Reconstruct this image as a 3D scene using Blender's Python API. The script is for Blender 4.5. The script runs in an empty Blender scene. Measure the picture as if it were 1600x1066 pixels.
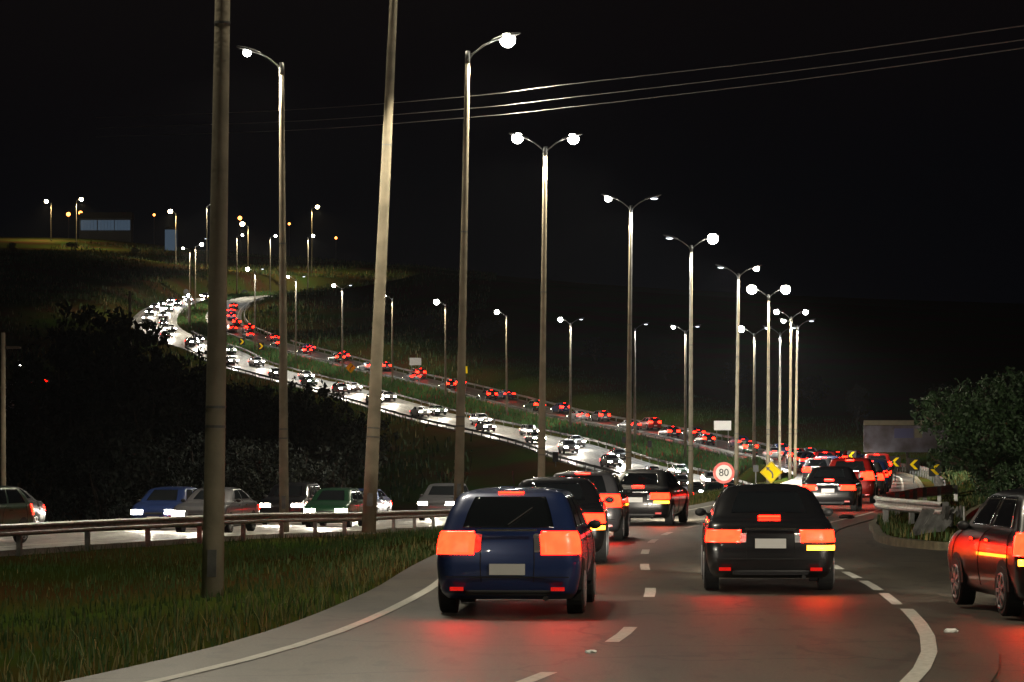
import bpy, bmesh, math, random
import numpy as np
from mathutils import Vector, Matrix
random.seed(7); rng = np.random.default_rng(7)
R = math.radians
C = bpy.context.scene.collection
F = 4666.7; HC = 2.05; HY = 692.0          # focal length in photo pixels, eye height, horizon row

# ------------------------------------------------------------------ camera, sky, exposure
cam = bpy.data.objects.new('camera', bpy.data.cameras.new('camera')); C.objects.link(cam)
cam.location = (0, 0, HC); cam.rotation_euler = (R(90), 0, 0)
cam.data.sensor_width = 36; cam.data.lens = 105
cam.data.shift_y = (HY - 533) / 1600
cam.data.clip_start = 0.5; cam.data.clip_end = 6000
bpy.context.scene.camera = cam
world = bpy.data.worlds.new('World'); bpy.context.scene.world = world; world.use_nodes = True
wn = world.node_tree; bg = wn.nodes['Background']
sky = wn.nodes.new('ShaderNodeTexSky'); sky.sky_type = 'NISHITA'; sky.sun_disc = False
sky.sun_elevation = R(-3); sky.sun_rotation = R(200); sky.dust_density = 2
ad = wn.nodes.new('ShaderNodeMixRGB'); ad.blend_type = 'ADD'; ad.inputs[0].default_value = 1; ad.inputs[2].default_value = (.012, .017, .032, 1)
wn.links.new(sky.outputs[0], ad.inputs[1]); wn.links.new(ad.outputs[0], bg.inputs[0])
SKYK = 0.05
bg.inputs[1].default_value = SKYK
vs = bpy.context.scene.view_settings
vs.view_transform = 'Standard'; vs.look = 'None'; vs.exposure = 0; vs.gamma = 1
bpy.context.scene.cycles.max_bounces = 5
bpy.context.scene.cycles.sample_clamp_indirect = 3
bpy.context.scene.cycles.use_light_tree = True

# ------------------------------------------------------------------ materials
def mat(name, col, rough=.7, metal=0, spec=.5, coat=0, var=0, vscale=3, bump=0, bscale=40, emit=None, estr=0, col2=None, detail=6):
    m = bpy.data.materials.new(name); m.use_nodes = True
    nt = m.node_tree; p = nt.nodes['Principled BSDF']
    p.inputs['Roughness'].default_value = rough; p.inputs['Metallic'].default_value = metal
    p.inputs['Specular IOR Level'].default_value = spec; p.inputs['Coat Weight'].default_value = coat
    p.inputs['Base Color'].default_value = (*col, 1)
    if emit:
        p.inputs['Emission Color'].default_value = (*emit, 1); p.inputs['Emission Strength'].default_value = estr
    if var or bump or col2:
        tc = nt.nodes.new('ShaderNodeTexCoord')
    if var or col2:
        n = nt.nodes.new('ShaderNodeTexNoise'); n.inputs['Scale'].default_value = vscale; n.inputs['Detail'].default_value = detail
        nt.links.new(tc.outputs['Object'], n.inputs['Vector'])
        r = nt.nodes.new('ShaderNodeValToRGB')
        c2 = col2 or tuple(min(1, c*(1+var)) for c in col)
        c1 = col if col2 else tuple(c*(1-var) for c in col)
        r.color_ramp.elements[0].position = .35; r.color_ramp.elements[0].color = (*c1, 1)
        r.color_ramp.elements[1].position = .65; r.color_ramp.elements[1].color = (*c2, 1)
        nt.links.new(n.outputs['Fac'], r.inputs['Fac']); nt.links.new(r.outputs['Color'], p.inputs['Base Color'])
    if bump:
        n2 = nt.nodes.new('ShaderNodeTexNoise'); n2.inputs['Scale'].default_value = bscale; n2.inputs['Detail'].default_value = 5
        nt.links.new(tc.outputs['Object'], n2.inputs['Vector'])
        b = nt.nodes.new('ShaderNodeBump'); b.inputs['Strength'].default_value = bump; b.inputs['Distance'].default_value = .02
        nt.links.new(n2.outputs['Fac'], b.inputs['Height']); nt.links.new(b.outputs['Normal'], p.inputs['Normal'])
    return m

def asphalt_mat(name, k, tint):
    m = bpy.data.materials.new(name); m.use_nodes = True
    nt = m.node_tree; p = nt.nodes['Principled BSDF']; L = nt.links
    tc = nt.nodes.new('ShaderNodeTexCoord')
    def noise(s, d, stretch=None):
        n = nt.nodes.new('ShaderNodeTexNoise'); n.inputs['Scale'].default_value = s; n.inputs['Detail'].default_value = d
        if stretch:
            mp = nt.nodes.new('ShaderNodeMapping'); mp.inputs['Scale'].default_value = stretch
            L.new(tc.outputs['Object'], mp.inputs['Vector']); L.new(mp.outputs[0], n.inputs['Vector'])
        else: L.new(tc.outputs['Object'], n.inputs['Vector'])
        return n
    a = noise(.35, 8, (1.6, .25, 1)); b = noise(28, 4); c = noise(3.0, 6, (1, .35, 1))
    r1 = nt.nodes.new('ShaderNodeValToRGB'); r1.color_ramp.elements[0].position = .3; r1.color_ramp.elements[1].position = .7
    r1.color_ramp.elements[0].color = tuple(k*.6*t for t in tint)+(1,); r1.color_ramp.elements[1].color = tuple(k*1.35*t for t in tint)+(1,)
    L.new(a.outputs['Fac'], r1.inputs['Fac'])
    mx = nt.nodes.new('ShaderNodeMixRGB'); mx.blend_type = 'MULTIPLY'; mx.inputs[0].default_value = .8
    r2 = nt.nodes.new('ShaderNodeValToRGB'); r2.color_ramp.elements[0].position = .35; r2.color_ramp.elements[1].position = .68
    r2.color_ramp.elements[0].color = (.5, .5, .5, 1); r2.color_ramp.elements[1].color = (1.25, 1.22, 1.15, 1)
    L.new(b.outputs['Fac'], r2.inputs['Fac']); L.new(r1.outputs[0], mx.inputs[1]); L.new(r2.outputs[0], mx.inputs[2])
    # oil stains and sealed patches
    mx2 = nt.nodes.new('ShaderNodeMixRGB'); mx2.blend_type = 'MULTIPLY'; mx2.inputs[0].default_value = 1
    r3 = nt.nodes.new('ShaderNodeValToRGB'); r3.color_ramp.elements[0].position = .36; r3.color_ramp.elements[1].position = .46
    r3.color_ramp.elements[0].color = (.55, .55, .56, 1); r3.color_ramp.elements[1].color = (1, 1, 1, 1)
    L.new(c.outputs['Fac'], r3.inputs['Fac']); L.new(mx.outputs[0], mx2.inputs[1]); L.new(r3.outputs[0], mx2.inputs[2])
    vo = nt.nodes.new('ShaderNodeTexVoronoi'); vo.feature = 'DISTANCE_TO_EDGE'; vo.inputs['Scale'].default_value = .22
    nz = noise(.9, 5); vm = nt.nodes.new('ShaderNodeMixRGB'); vm.blend_type = 'ADD'; vm.inputs[0].default_value = 2.2
    L.new(tc.outputs['Object'], vm.inputs[1]); L.new(nz.outputs['Color'], vm.inputs[2]); L.new(vm.outputs[0], vo.inputs['Vector'])
    r5 = nt.nodes.new('ShaderNodeMapRange'); r5.inputs['From Min'].default_value = .004; r5.inputs['From Max'].default_value = .010; r5.inputs['To Min'].default_value = .35
    L.new(vo.outputs['Distance'], r5.inputs['Value'])
    wl = noise(.18, 2, (6.5, .15, 1)); r6 = nt.nodes.new('ShaderNodeMapRange'); r6.inputs['From Min'].default_value = .35; r6.inputs['From Max'].default_value = .65; r6.inputs['To Min'].default_value = .72; r6.inputs['To Max'].default_value = 1.15
    L.new(wl.outputs['Fac'], r6.inputs['Value'])
    mm = nt.nodes.new('ShaderNodeMath'); mm.operation = 'MULTIPLY'; L.new(r5.outputs[0], mm.inputs[0]); L.new(r6.outputs[0], mm.inputs[1])
    mx3 = nt.nodes.new('ShaderNodeMixRGB'); mx3.blend_type = 'MULTIPLY'; mx3.inputs[0].default_value = 1
    L.new(mx2.outputs[0], mx3.inputs[1]); L.new(mm.outputs[0], mx3.inputs[2]); L.new(mx3.outputs[0], p.inputs['Base Color'])
    r4 = nt.nodes.new('ShaderNodeMapRange'); r4.inputs['To Min'].default_value = .42; r4.inputs['To Max'].default_value = .7
    L.new(a.outputs['Fac'], r4.inputs['Value']); L.new(r4.outputs[0], p.inputs['Roughness'])
    bp = nt.nodes.new('ShaderNodeBump'); bp.inputs['Strength'].default_value = .5; bp.inputs['Distance'].default_value = .012
    L.new(b.outputs['Fac'], bp.inputs['Height']); L.new(bp.outputs[0], p.inputs['Normal'])
    return m

def emi(name, col, s):
    return mat(name, (.02, .02, .02), .3, emit=col, estr=s)

M = {}
M['asphalt'] = asphalt_mat('asphalt', .062, (1, .86, .62))
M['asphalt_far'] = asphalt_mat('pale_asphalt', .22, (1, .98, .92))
M['paint'] = mat('worn_white_paint', (.34, .33, .29), .6, col2=(.5, .49, .44), vscale=14, bump=.3, bscale=30)
M['kerb'] = mat('kerb_concrete', (.11, .095, .055), .85, var=.35, vscale=4, bump=.5)
M['soil'] = mat('earth_and_grass', (.026, .050, .008), .95, spec=0, col2=(.055, .026, .010), vscale=.07, bump=.8, bscale=2, detail=12)
M['grass'] = mat('grass_blades', (.022, .066, .010), .8, col2=(.045, .075, .016), vscale=.9)
M['dry'] = mat('dry_weeds', (.20, .15, .05), .8, col2=(.08, .10, .03), vscale=2)
M['median'] = mat('median_shrub_leaves', (.045, .17, .028), .75, col2=(.07, .09, .02), vscale=1.4)
M['redleaf'] = mat('reddish_flowers', (.28, .05, .02), .75, var=.3)
M['leaf'] = mat('tree_leaves', (.008, .026, .005), .7, col2=(.016, .044, .008), vscale=1.3)
M['leafdark'] = mat('dark_tree_leaves', (.008, .012, .006), .85, col2=(.014, .02, .009), vscale=1.5)
M['bark'] = mat('bark', (.05, .038, .026), .9, var=.4, vscale=6, bump=.7, bscale=20)
M['concrete'] = mat('pole_concrete', (.22, .19, .135), .85, var=.22, vscale=1.6, bump=.35, bscale=14)
M['galv'] = mat('galvanised_steel', (.19, .19, .18), .5, metal=.6, var=.3, vscale=5, bump=.1)
M['galvdark'] = mat('weathered_rail_steel', (.12, .12, .115), .55, metal=.4, var=.35, vscale=3)
M['lampbody'] = mat('lamp_housing', (.16, .16, .16), .4, metal=.5)
M['cable'] = mat('aluminium_cable', (.32, .31, .29), .6)
M['black'] = mat('black_rubber', (.012, .012, .012), .8)
M['plastic'] = mat('dark_plastic', (.025, .025, .027), .5)
M['glass'] = mat('tinted_glass', (.012, .014, .016), .06, spec=.8, coat=.5)
M['rim'] = mat('alloy_rim', (.35, .35, .36), .4, metal=.3)
M['chrome'] = mat('chrome', (.6, .6, .6), .15, metal=1)
M['plate'] = mat('plate_white', (.6, .6, .58), .4)
M['tail'] = emi('tail_lamp_lit', (1, .0045, .0012), 42)
M['tailfar'] = emi('tail_lamp_lit_far', (1, .012, .006), 26)
def ribbed(m, a, b, sc=230):
    nt = m.node_tree; p = nt.nodes['Principled BSDF']; tc = nt.nodes.new('ShaderNodeTexCoord')
    w = nt.nodes.new('ShaderNodeTexWave'); w.inputs['Scale'].default_value = sc/6.28; w.inputs['Distortion'].default_value = 0; w.bands_direction = 'X'
    v = nt.nodes.new('ShaderNodeTexNoise'); v.inputs['Scale'].default_value = 9; v.inputs['Detail'].default_value = 1
    mp = nt.nodes.new('ShaderNodeMapRange'); mp.inputs['From Min'].default_value = .38; mp.inputs['From Max'].default_value = .64; mp.inputs['To Min'].default_value = .9; mp.inputs['To Max'].default_value = 1.1
    ml = nt.nodes.new('ShaderNodeMath'); ml.operation = 'MULTIPLY'; mr = nt.nodes.new('ShaderNodeMapRange'); mr.inputs['To Min'].default_value = a; mr.inputs['To Max'].default_value = b
    L = nt.links; L.new(tc.outputs['Object'], w.inputs['Vector']); L.new(tc.outputs['Object'], v.inputs['Vector']); L.new(v.outputs['Fac'], mp.inputs['Value']); L.new(w.outputs['Fac'], mr.inputs['Value'])
    L.new(mp.outputs[0], ml.inputs[0]); L.new(mr.outputs[0], ml.inputs[1]); L.new(ml.outputs[0], p.inputs['Emission Strength'])
ribbed(M['tail'], 22, 75)
M['amber'] = emi('indicator_lit', (1, .30, .015), 16)
M['reflglow'] = mat('reflector_glow', (.25, .006, .006), .15, coat=.6, emit=(1, .01, .005), estr=.5)  # passive rear reflectors given a faint red glow through emission
M['head'] = emi('head_lamp_lit', (1, .90, .74), 110)
M['headoff'] = mat('head_lamp_lens', (.5, .5, .5), .1, coat=.8)
M['lens_w'] = emi('street_lamp_lens_neutral', (1, .97, .86), 60)
M['lens_y'] = emi('street_lamp_lens_warm', (1, .82, .45), 45)
M['lens_o'] = emi('street_lamp_lens_orange', (1, .28, .05), 10)
M['lens_dim'] = emi('street_lamp_lens_shielded', (.85, .93, 1), 3)
M['s_white'] = mat('sign_white_sheeting', (.9, .88, .84), .7, spec=.1)
M['s_red'] = mat('sign_red_sheeting', (.75, .05, .02), .35)
M['s_yel'] = mat('sign_yellow_sheeting', (.85, .60, .005), .7, spec=.1)
M['s_black'] = mat('sign_black', (.012, .012, .012), .5)
M['s_blue'] = mat('sign_blue_sheeting', (.02, .04, .4), .4)
M['wallw'] = mat('pale_wall', (.3, .3, .32), .8, var=.1)
M['roof'] = mat('metal_roof', (.10, .09, .085), .7, var=.2)
M['win_wall_glow'] = emi('lit_window_and_wall', (.35, .55, .8), .11)  # lit hall windows, also the glow put on the solid shed wall
M['poster'] = mat('billboard_print', (.05, .035, .035), .6, col2=(.13, .12, .15), vscale=.7, detail=3)
M['poster2'] = mat('billboard_band', (.17, .15, .09), .6, var=.1)
M['poster3'] = mat('billboard_blue_block', (.07, .07, .16), .6)

# ------------------------------------------------------------------ helpers
def tag(o, label=None, cat=None, group=None, kind=None):
    if label: o['label'] = label
    if cat: o['category'] = cat
    if group: o['group'] = group
    if kind: o['kind'] = kind
    return o
def empty(name, loc=(0, 0, 0), rz=0, label=None, cat=None, group=None):
    o = bpy.data.objects.new(name, None); C.objects.link(o); o.location = loc; o.rotation_euler = (0, 0, rz)
    o.empty_display_size = .2
    return tag(o, label, cat, group)
class MB:
    def __init__(s): s.v = []; s.f = []; s.m = []
    def add(s, v, f, mi=0):
        b = len(s.v); s.v += [tuple(p) for p in v]; s.f += [tuple(i+b for i in q) for q in f]; s.m += [mi]*len(f)
    def box(s, c, d, rz=0, mi=0, rot=None):
        hx, hy, hz = d[0]/2, d[1]/2, d[2]/2
        vv = [Vector((x, y, z)) for x in (-hx, hx) for y in (-hy, hy) for z in (-hz, hz)]
        mt = rot if rot is not None else Matrix.Rotation(rz, 3, 'Z')
        vv = [mt @ p + Vector(c) for p in vv]
        s.add(vv, [(0, 1, 3, 2), (4, 6, 7, 5), (0, 4, 5, 1), (2, 3, 7, 6), (0, 2, 6, 4), (1, 5, 7, 3)], mi)
    def tube(s, pts, rad, n=8, mi=0, cap=True):
        pts = [Vector(p) for p in pts]; rad = rad if isinstance(rad, (list, tuple)) else [rad]*len(pts)
        ring = []
        for i, p in enumerate(pts):
            t = (pts[min(i+1, len(pts)-1)] - pts[max(i-1, 0)]).normalized()
            u = t.cross(Vector((0, 1, 0)) if abs(t.y) < .9 else Vector((1, 0, 0))).normalized(); w = t.cross(u)
            ring += [p + (u*math.cos(a) + w*math.sin(a))*rad[i] for a in [2*math.pi*k/n for k in range(n)]]
        f = [(i*n+k, i*n+(k+1) % n, (i+1)*n+(k+1) % n, (i+1)*n+k) for i in range(len(pts)-1) for k in range(n)]
        if cap: f += [tuple(range(n-1, -1, -1)), tuple(range((len(pts)-1)*n, len(pts)*n))]
        s.add(ring, f, mi)
    def ell(s, c, r, nu=12, nv=8, mi=0, v0=-1., v1=1.):
        vv = []; 
        for j in range(nv+1):
            a = math.pi/2*(v0+(v1-v0)*j/nv)
            for i in range(nu):
                b = 2*math.pi*i/nu
                vv.append((c[0]+r[0]*math.cos(a)*math.cos(b), c[1]+r[1]*math.cos(a)*math.sin(b), c[2]+r[2]*math.sin(a)))
        s.add(vv, [(j*nu+i, j*nu+(i+1) % nu, (j+1)*nu+(i+1) % nu, (j+1)*nu+i) for j in range(nv) for i in range(nu)], mi)
    def prism(s, poly, y0, y1, mi=0):       # poly in xz, extruded along y
        n = len(poly)
        vv = [(x, y0, z) for x, z in poly] + [(x, y1, z) for x, z in poly]
        s.add(vv, [tuple(range(n)), tuple(range(2*n-1, n-1, -1))] + [(i, i+n, (i+1) % n+n, (i+1) % n) for i in range(n)], mi)
    def mesh(s, name, mats, smooth=False):
        me = bpy.data.meshes.new(name); me.from_pydata(s.v, [], s.f)
        for m in (mats if isinstance(mats, (list, tuple)) else [mats]): me.materials.append(m)
        if max(s.m, default=0): me.polygons.foreach_set('material_index', s.m)
        if smooth: me.polygons.foreach_set('use_smooth', [True]*len(me.polygons))
        bm = bmesh.new(); bm.from_mesh(me); bmesh.ops.recalc_face_normals(bm, faces=bm.faces); bm.to_mesh(me); bm.free()
        me.update(); return me
    def build(s, name, mats, parent=None, smooth=False):
        o = bpy.data.objects.new(name, s.mesh(name, mats, smooth)); C.objects.link(o)
        if parent: o.parent = parent
        return o
def raw(name, v, f, mats, parent=None, smooth=False, mi=None):
    me = bpy.data.meshes.new(name); me.from_pydata(v, [], f)
    for m in (mats if isinstance(mats, (list, tuple)) else [mats]): me.materials.append(m)
    if mi is not None: me.polygons.foreach_set('material_index', mi)
    if smooth: me.polygons.foreach_set('use_smooth', [True]*len(me.polygons))
    o = bpy.data.objects.new(name, me); C.objects.link(o)
    if parent: o.parent = parent
    return o
def copy_tree(o, parent=None):
    c = o.copy(); C.objects.link(c); c.parent = parent
    for ch in list(o.children): copy_tree(ch, c)
    return c
def P(x, y, z):                      # photo pixel at a depth -> world point
    return ((x-800)*z/F, z, HC+(HY-y)*z/F)

# ------------------------------------------------------------------ road centre lines (x, y, elevation)
def catmull(pts, step=2.0):
    pts = [np.array(p, float) for p in pts]
    out = []
    for i in range(len(pts)-1):
        p0 = pts[max(i-1, 0)]; p1 = pts[i]; p2 = pts[i+1]; p3 = pts[min(i+2, len(pts)-1)]
        n = max(2, int(np.linalg.norm(p2-p1)/step))
        for k in range(n):
            t = k/n
            out.append(.5*((2*p1)+(-p0+p2)*t+(2*p0-5*p1+4*p2-p3)*t*t+(-p0+3*p1-3*p2+p3)*t**3))
    out.append(pts[-1]); return np.array(out)
class Path:
    def __init__(s, pts):
        s.p = catmull(pts)
        s.p[:, 2] = np.convolve(np.pad(s.p[:, 2], 4, mode='edge'), np.ones(9)/9, 'valid')
        d = np.gradient(s.p[:, :2], axis=0); d /= np.linalg.norm(d, axis=1)[:, None]
        s.t = d; s.n = np.stack([d[:, 1], -d[:, 0]], 1)      # n: to the right of travel direction
        s.s = np.r_[0, np.cumsum(np.linalg.norm(np.diff(s.p[:, :2], axis=0), axis=1))]
        s.len = s.s[-1]
    def at(s, q, off=0, dz=0):
        i = min(max(np.searchsorted(s.s, q)-1, 0), len(s.s)-2); t = (q-s.s[i])/(s.s[i+1]-s.s[i])
        p = s.p[i]*(1-t)+s.p[i+1]*t; n = s.n[i]*(1-t)+s.n[i+1]*t
        return Vector((p[0]+n[0]*off, p[1]+n[1]*off, p[2]+dz))
    def ang(s, q):
        i = min(max(np.searchsorted(s.s, q)-1, 0), len(s.s)-2); return math.atan2(-s.t[i][0], s.t[i][1])
    def s_at_y(s, y):
        return float(s.s[int(np.argmin(np.abs(s.p[:, 1]-y)+(np.arange(len(s.p)) > np.argmax(s.p[:, 1]))*1e3))])
    def cuts(s, a, b):
        return [a]+[float(q) for q in s.s if a+.01 < q < b-.01]+[b]

MED = [(25.7, 320, -.4), (20.6, 352, .6), (15.5, 380, 2.2), (7.9, 405, 4.0), (-.7, 430, 5.9), (-10.1, 455, 8.6), (-19.3, 480, 11.2),
       (-28.7, 505, 13.6), (-38.4, 530, 16.4), (-48.2, 560, 19.7), (-59, 590, 23.3), (-66.8, 625, 27), (-71, 668, 31.5), (-72.5, 718, 36),
       (-69.5, 765, 39.6), (-60, 800, 41.5), (-42, 830, 42.5), (-15, 852, 42)]
med = Path(MED)
def medoff(d, de=0, frm=1):
    out = []
    for k, q in enumerate(MED[frm:]):
        i = int(np.argmin(np.hypot(med.p[:, 0]-q[0], med.p[:, 1]-q[1])))
        dd = d*(1 if q[1] < 545 else .78)
        out.append((q[0]+med.n[i][0]*dd, q[1]+med.n[i][1]*dd, q[2]+de))
    return out
RED = [(-34, -14, 0), (-20, -5, 0), (-8.8, 5, 0), (-4.8, 12, 0), (-1.9, 18, 0), (.1, 25.5, 0), (1.2, 32, 0), (1.9, 41, 0), (2.2, 49.5, -.01), (2.6, 58, -.03),
       (3.2, 66, -.07), (4.3, 75, -.1), (6.2, 85, -.15), (8.6, 97, -.19), (10.9, 111, -.22), (13.8, 130, -.25), (17.8, 160, -.3), (21, 185, -.3), (23.5, 206, -.3),
       (26.5, 240, -.3), (29.3, 280, -.3), (31.2, 320, -.1)] + medoff(8.8, 0.0)
red = Path(RED)
WHITE = [(-46, 20, -.3), (-32, 38, -.4), (-22, 58, -.5), (-16.5, 75, -.55), (-12.8, 90, -.7), (-9.2, 110, -1.1), (-3.2, 150, -1.7), (2.2, 178, -2.0), (7, 200, -2.25), (12, 225, -2.7), (16, 250, -3.0),
         (18.6, 275, -3.0), (18.9, 300, -2.7), (16.5, 325, -1.7)] + medoff(-10, -.5)
WHITE = WHITE[:14] + [(11, 350, -.2)] + WHITE[15:]
white = Path(WHITE)
UP = [(-140, 870, 62), (-125, 880, 63), (-95, 885, 60), (-70, 890, 55), (-45, 880, 50)]
def eR(y):
    return float(np.interp(y, [0, 45, 58, 75, 97, 130, 160], [0, 0, -.03, -.1, -.19, -.25, -.3]))

# ------------------------------------------------------------------ terrain
ctl = [P(50, 450, 700), P(50, 382, 1000), P(300, 425, 900), P(120, 470, 640), P(200, 400, 880), P(30, 600, 420), P(150, 372, 1050), P(0, 372, 1100),
       (-30, 200, -7), (-24, 150, -6), (-60, 230, -7), (-45, 300, -4), (-60, 350, 0), (-20, 330, -5), (-25, 260, -7), (-60, 120, -5), (-90, 450, 8), (-65, 500, 10),
       (-5, 280, -6), (5, 310, -4.5), (-20, 400, 2), (-100, 560, 20),
       P(800, 585, 480), P(900, 630, 440), P(600, 540, 540), P(1100, 672, 390), P(1200, 695, 370), P(1350, 705, 330), P(1500, 735, 210), (28, 120, 0), (40, 100, 1), (20, 60, -.1),
       (14, 30, -.15), (30, 30, 0), (0, 600, 30), (40, 600, 25), (100, 500, 15), (100, 300, 4), (90, 150, 3), (-8, 40, -.8), (-6, 60, -.75), (-9, 30, -.6), (-5, 95, -.7), (-2, 120, -.9), (4, 160, -1.1),
       (13, 225, -1.0), (20, 270, -1.0), (-30, 60, -1), (-60, 60, -2), (-8, 10, -.2), (0, 5, -.1), (0, -30, -.1), (60, -30, 0), (-60, -30, -.5),
       (-20, 700, 42), (0, 800, 44), (-30, 950, 58), (60, 900, 40), (200, 700, 30), (-200, 700, 45), (-250, 1000, 70), (-200, 300, 5), (-300, 500, 25), (200, 200, 5), (200, -30, 0), (-200, -30, -1),
       (0, 1300, 70), (300, 1300, 60), (-400, 1300, 75), (400, 600, 30), (400, 0, 5), (-400, 0, 0), (-100, 1200, 66), (-45, 620, 24), (-35, 680, 33), (-40, 740, 38), (-50, 560, 18)]
cp = np.array(ctl, float)
D = np.linalg.norm(cp[:, None, :2]-cp[None, :, :2], axis=2)
A = np.block([[D+np.eye(len(cp))*.5, np.ones((len(cp), 1)), cp[:, :2]], [np.ones((1, len(cp))), np.zeros((1, 3))], [cp[:, :2].T, np.zeros((2, 3))]])
W = np.linalg.solve(A, np.r_[cp[:, 2], 0, 0, 0])
def base_h(x, y):
    q = np.stack([x, y], -1)
    d = np.linalg.norm(q[..., None, :]-cp[:, :2], axis=-1)
    return d @ W[:len(cp)] + W[-3] + q @ W[-2:]
ISL = [(8.85, 71.8), (8.2, 66), (8.0, 62.5), (8.25, 60), (8.9, 58.3), (9.8, 61), (11, 72), (12.6, 84), (17.2, 108), (23, 132), (20.5, 132), (16.5, 117), (13, 98), (10.6, 84), (9.4, 77)]
SLIP_L = [(-2, -12), (.5, 10), (2, 25), (3.5, 40), (4, 50), (5, 60), (5.5, 66), (7, 76), (9, 82), (14, 100), (19, 118), (22, 133)]
SLIP_R = [(13, -12), (12.5, 10), (12.5, 25), (13, 40), (14.5, 58), (19, 84), (24, 108), (31, 133), (38, 155)]
slipc = np.array([(5, -10), (6, 10), (7, 25), (8, 40), (9.5, 55), (13, 75), (18, 96), (24, 122), (30, 145)], float)
def ground(x, y):
    x = np.atleast_1d(np.asarray(x, float)); y = np.atleast_1d(np.asarray(y, float))
    h = base_h(x, y)
    wsum = np.zeros_like(h); hsum = np.zeros_like(h); wmax = np.zeros_like(h)
    for pth, hw, fall in ((red, 4.2, 7.), (white, 5.2, 9.)):
        pp = pth.p
        for st in range(0, len(x), 20000):
            sl = slice(st, st+20000)
            d2 = (x[sl, None]-pp[None, :, 0])**2+(y[sl, None]-pp[None, :, 1])**2
            i = np.argmin(d2, 1); d = np.sqrt(d2[np.arange(len(i)), i])
            t = np.clip(1-(d-hw)/fall, 0, 1); w = t*t*(3-2*t)
            ww = w/(np.maximum(d-hw, 0)+.3)**2
            wsum[sl] += ww; hsum[sl] += ww*(pp[i, 2]-.14); wmax[sl] = np.maximum(wmax[sl], w)
    # slip road zone
    pp = catmull([(*q, 0) for q in slipc])
    d2 = (x[:, None]-pp[None, :, 0])**2+(y[:, None]-pp[None, :, 1])**2; d = np.sqrt(d2.min(1))
    hwv = 7.5; t = np.clip(1-(d-hwv)/6, 0, 1); w = t*t*(3-2*t)*(y < 150)
    ww = w/(np.maximum(d-hwv, 0)+.3)**2
    e = np.interp(y, [0, 45, 58, 75, 97, 130, 160], [0, 0, -.03, -.1, -.19, -.25, -.3])
    wsum += ww; hsum += ww*(e-.14); wmax = np.maximum(wmax, w)
    return np.where(wsum > 0, h*(1-wmax)+wmax*hsum/np.maximum(wsum, 1e-9), h)
def gh(x, y): return float(ground([x], [y])[0])

ys = [-40.]
while ys[-1] < 1500:
    y = ys[-1]; ys.append(y+(1.6 if y < 320 else 2.4 if y < 860 else 14))
xs = [0.]
while xs[-1] < 420: x = xs[-1]; xs.append(x+(1.1 if x < 40 else 2.2 if x < 100 else 14))
xs = sorted([-x for x in xs[1:]]+xs)
gx, gy = np.meshgrid(xs, ys); gz = ground(gx.ravel(), gy.ravel())
gz = gz + np.where(gy.ravel() > 20, 1, 0)*0
nx, ny = len(xs), len(ys)
idx = np.arange(nx*ny).reshape(ny, nx)
fc = np.stack([idx[:-1, :-1], idx[:-1, 1:], idx[1:, 1:], idx[1:, :-1]], -1).reshape(-1, 4)
terr = raw('ground', np.stack([gx.ravel(), gy.ravel(), gz], 1).tolist(), fc.tolist(), M['soil'], smooth=True); tag(terr, kind='structure')
far = MB(); far.add([(-5000, -2000, -60), (5000, -2000, -60), (5000, 5500, -60), (-5000, 5500, -60)], [(0, 1, 2, 3)])
tag(far.build('far_terrain', M['soil']), kind='structure')

def ribbon(name, path, a, b, o0, o1, m, lift=0, skirt=0, kind='structure', mb=None):
    cs = path.cuts(a, b); v = []; f = []
    cols = [(o0, -skirt), (o0, 0), (o1, 0), (o1, -skirt)] if skirt else [(o0, 0), (o1, 0)]
    nc = len(cols)
    for q in cs:
        for o, dz in cols: v.append(tuple(path.at(q, o, lift+dz)))
    for i in range(len(cs)-1):
        for k in range(nc-1): f.append((i*nc+k, i*nc+k+1, (i+1)*nc+k+1, (i+1)*nc+k))
    if mb is not None: mb.add(v, f); return
    o = raw(name, v, f, m); tag(o, kind=kind); return o
ribbon('main_road', red, 0, red.len, -3.9, 3.9, M['asphalt'], skirt=.35)
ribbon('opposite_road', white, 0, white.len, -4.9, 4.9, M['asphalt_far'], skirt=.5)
# slip road sheet (15 mm under the main road)
def strip(name, left, right, m, ef, lift, mb=None, kind='structure'):
    L = catmull([(*q, 0) for q in left], 2); Rr = catmull([(*q, 0) for q in right], 2)
    n = 70; 
    def rs(a):
        s = np.r_[0, np.cumsum(np.linalg.norm(np.diff(a[:, :2], axis=0), axis=1))]; q = np.linspace(0, s[-1], n)
        return np.stack([np.interp(q, s, a[:, 0]), np.interp(q, s, a[:, 1])], 1)
    L = rs(L); Rr = rs(Rr); v = []; K = 8
    for i in range(n):
        for k in range(K):
            p = L[i]*(1-k/(K-1))+Rr[i]*k/(K-1); v.append((p[0], p[1], ef(p[1])+lift))
    f = [(i*K+k, i*K+k+1, (i+1)*K+k+1, (i+1)*K+k) for i in range(n-1) for k in range(K-1)]
    o = raw(name, v, f, m); tag(o, kind=kind); return o
strip('slip_road', SLIP_L, SLIP_R, M['asphalt'], eR, -.03)

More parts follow.
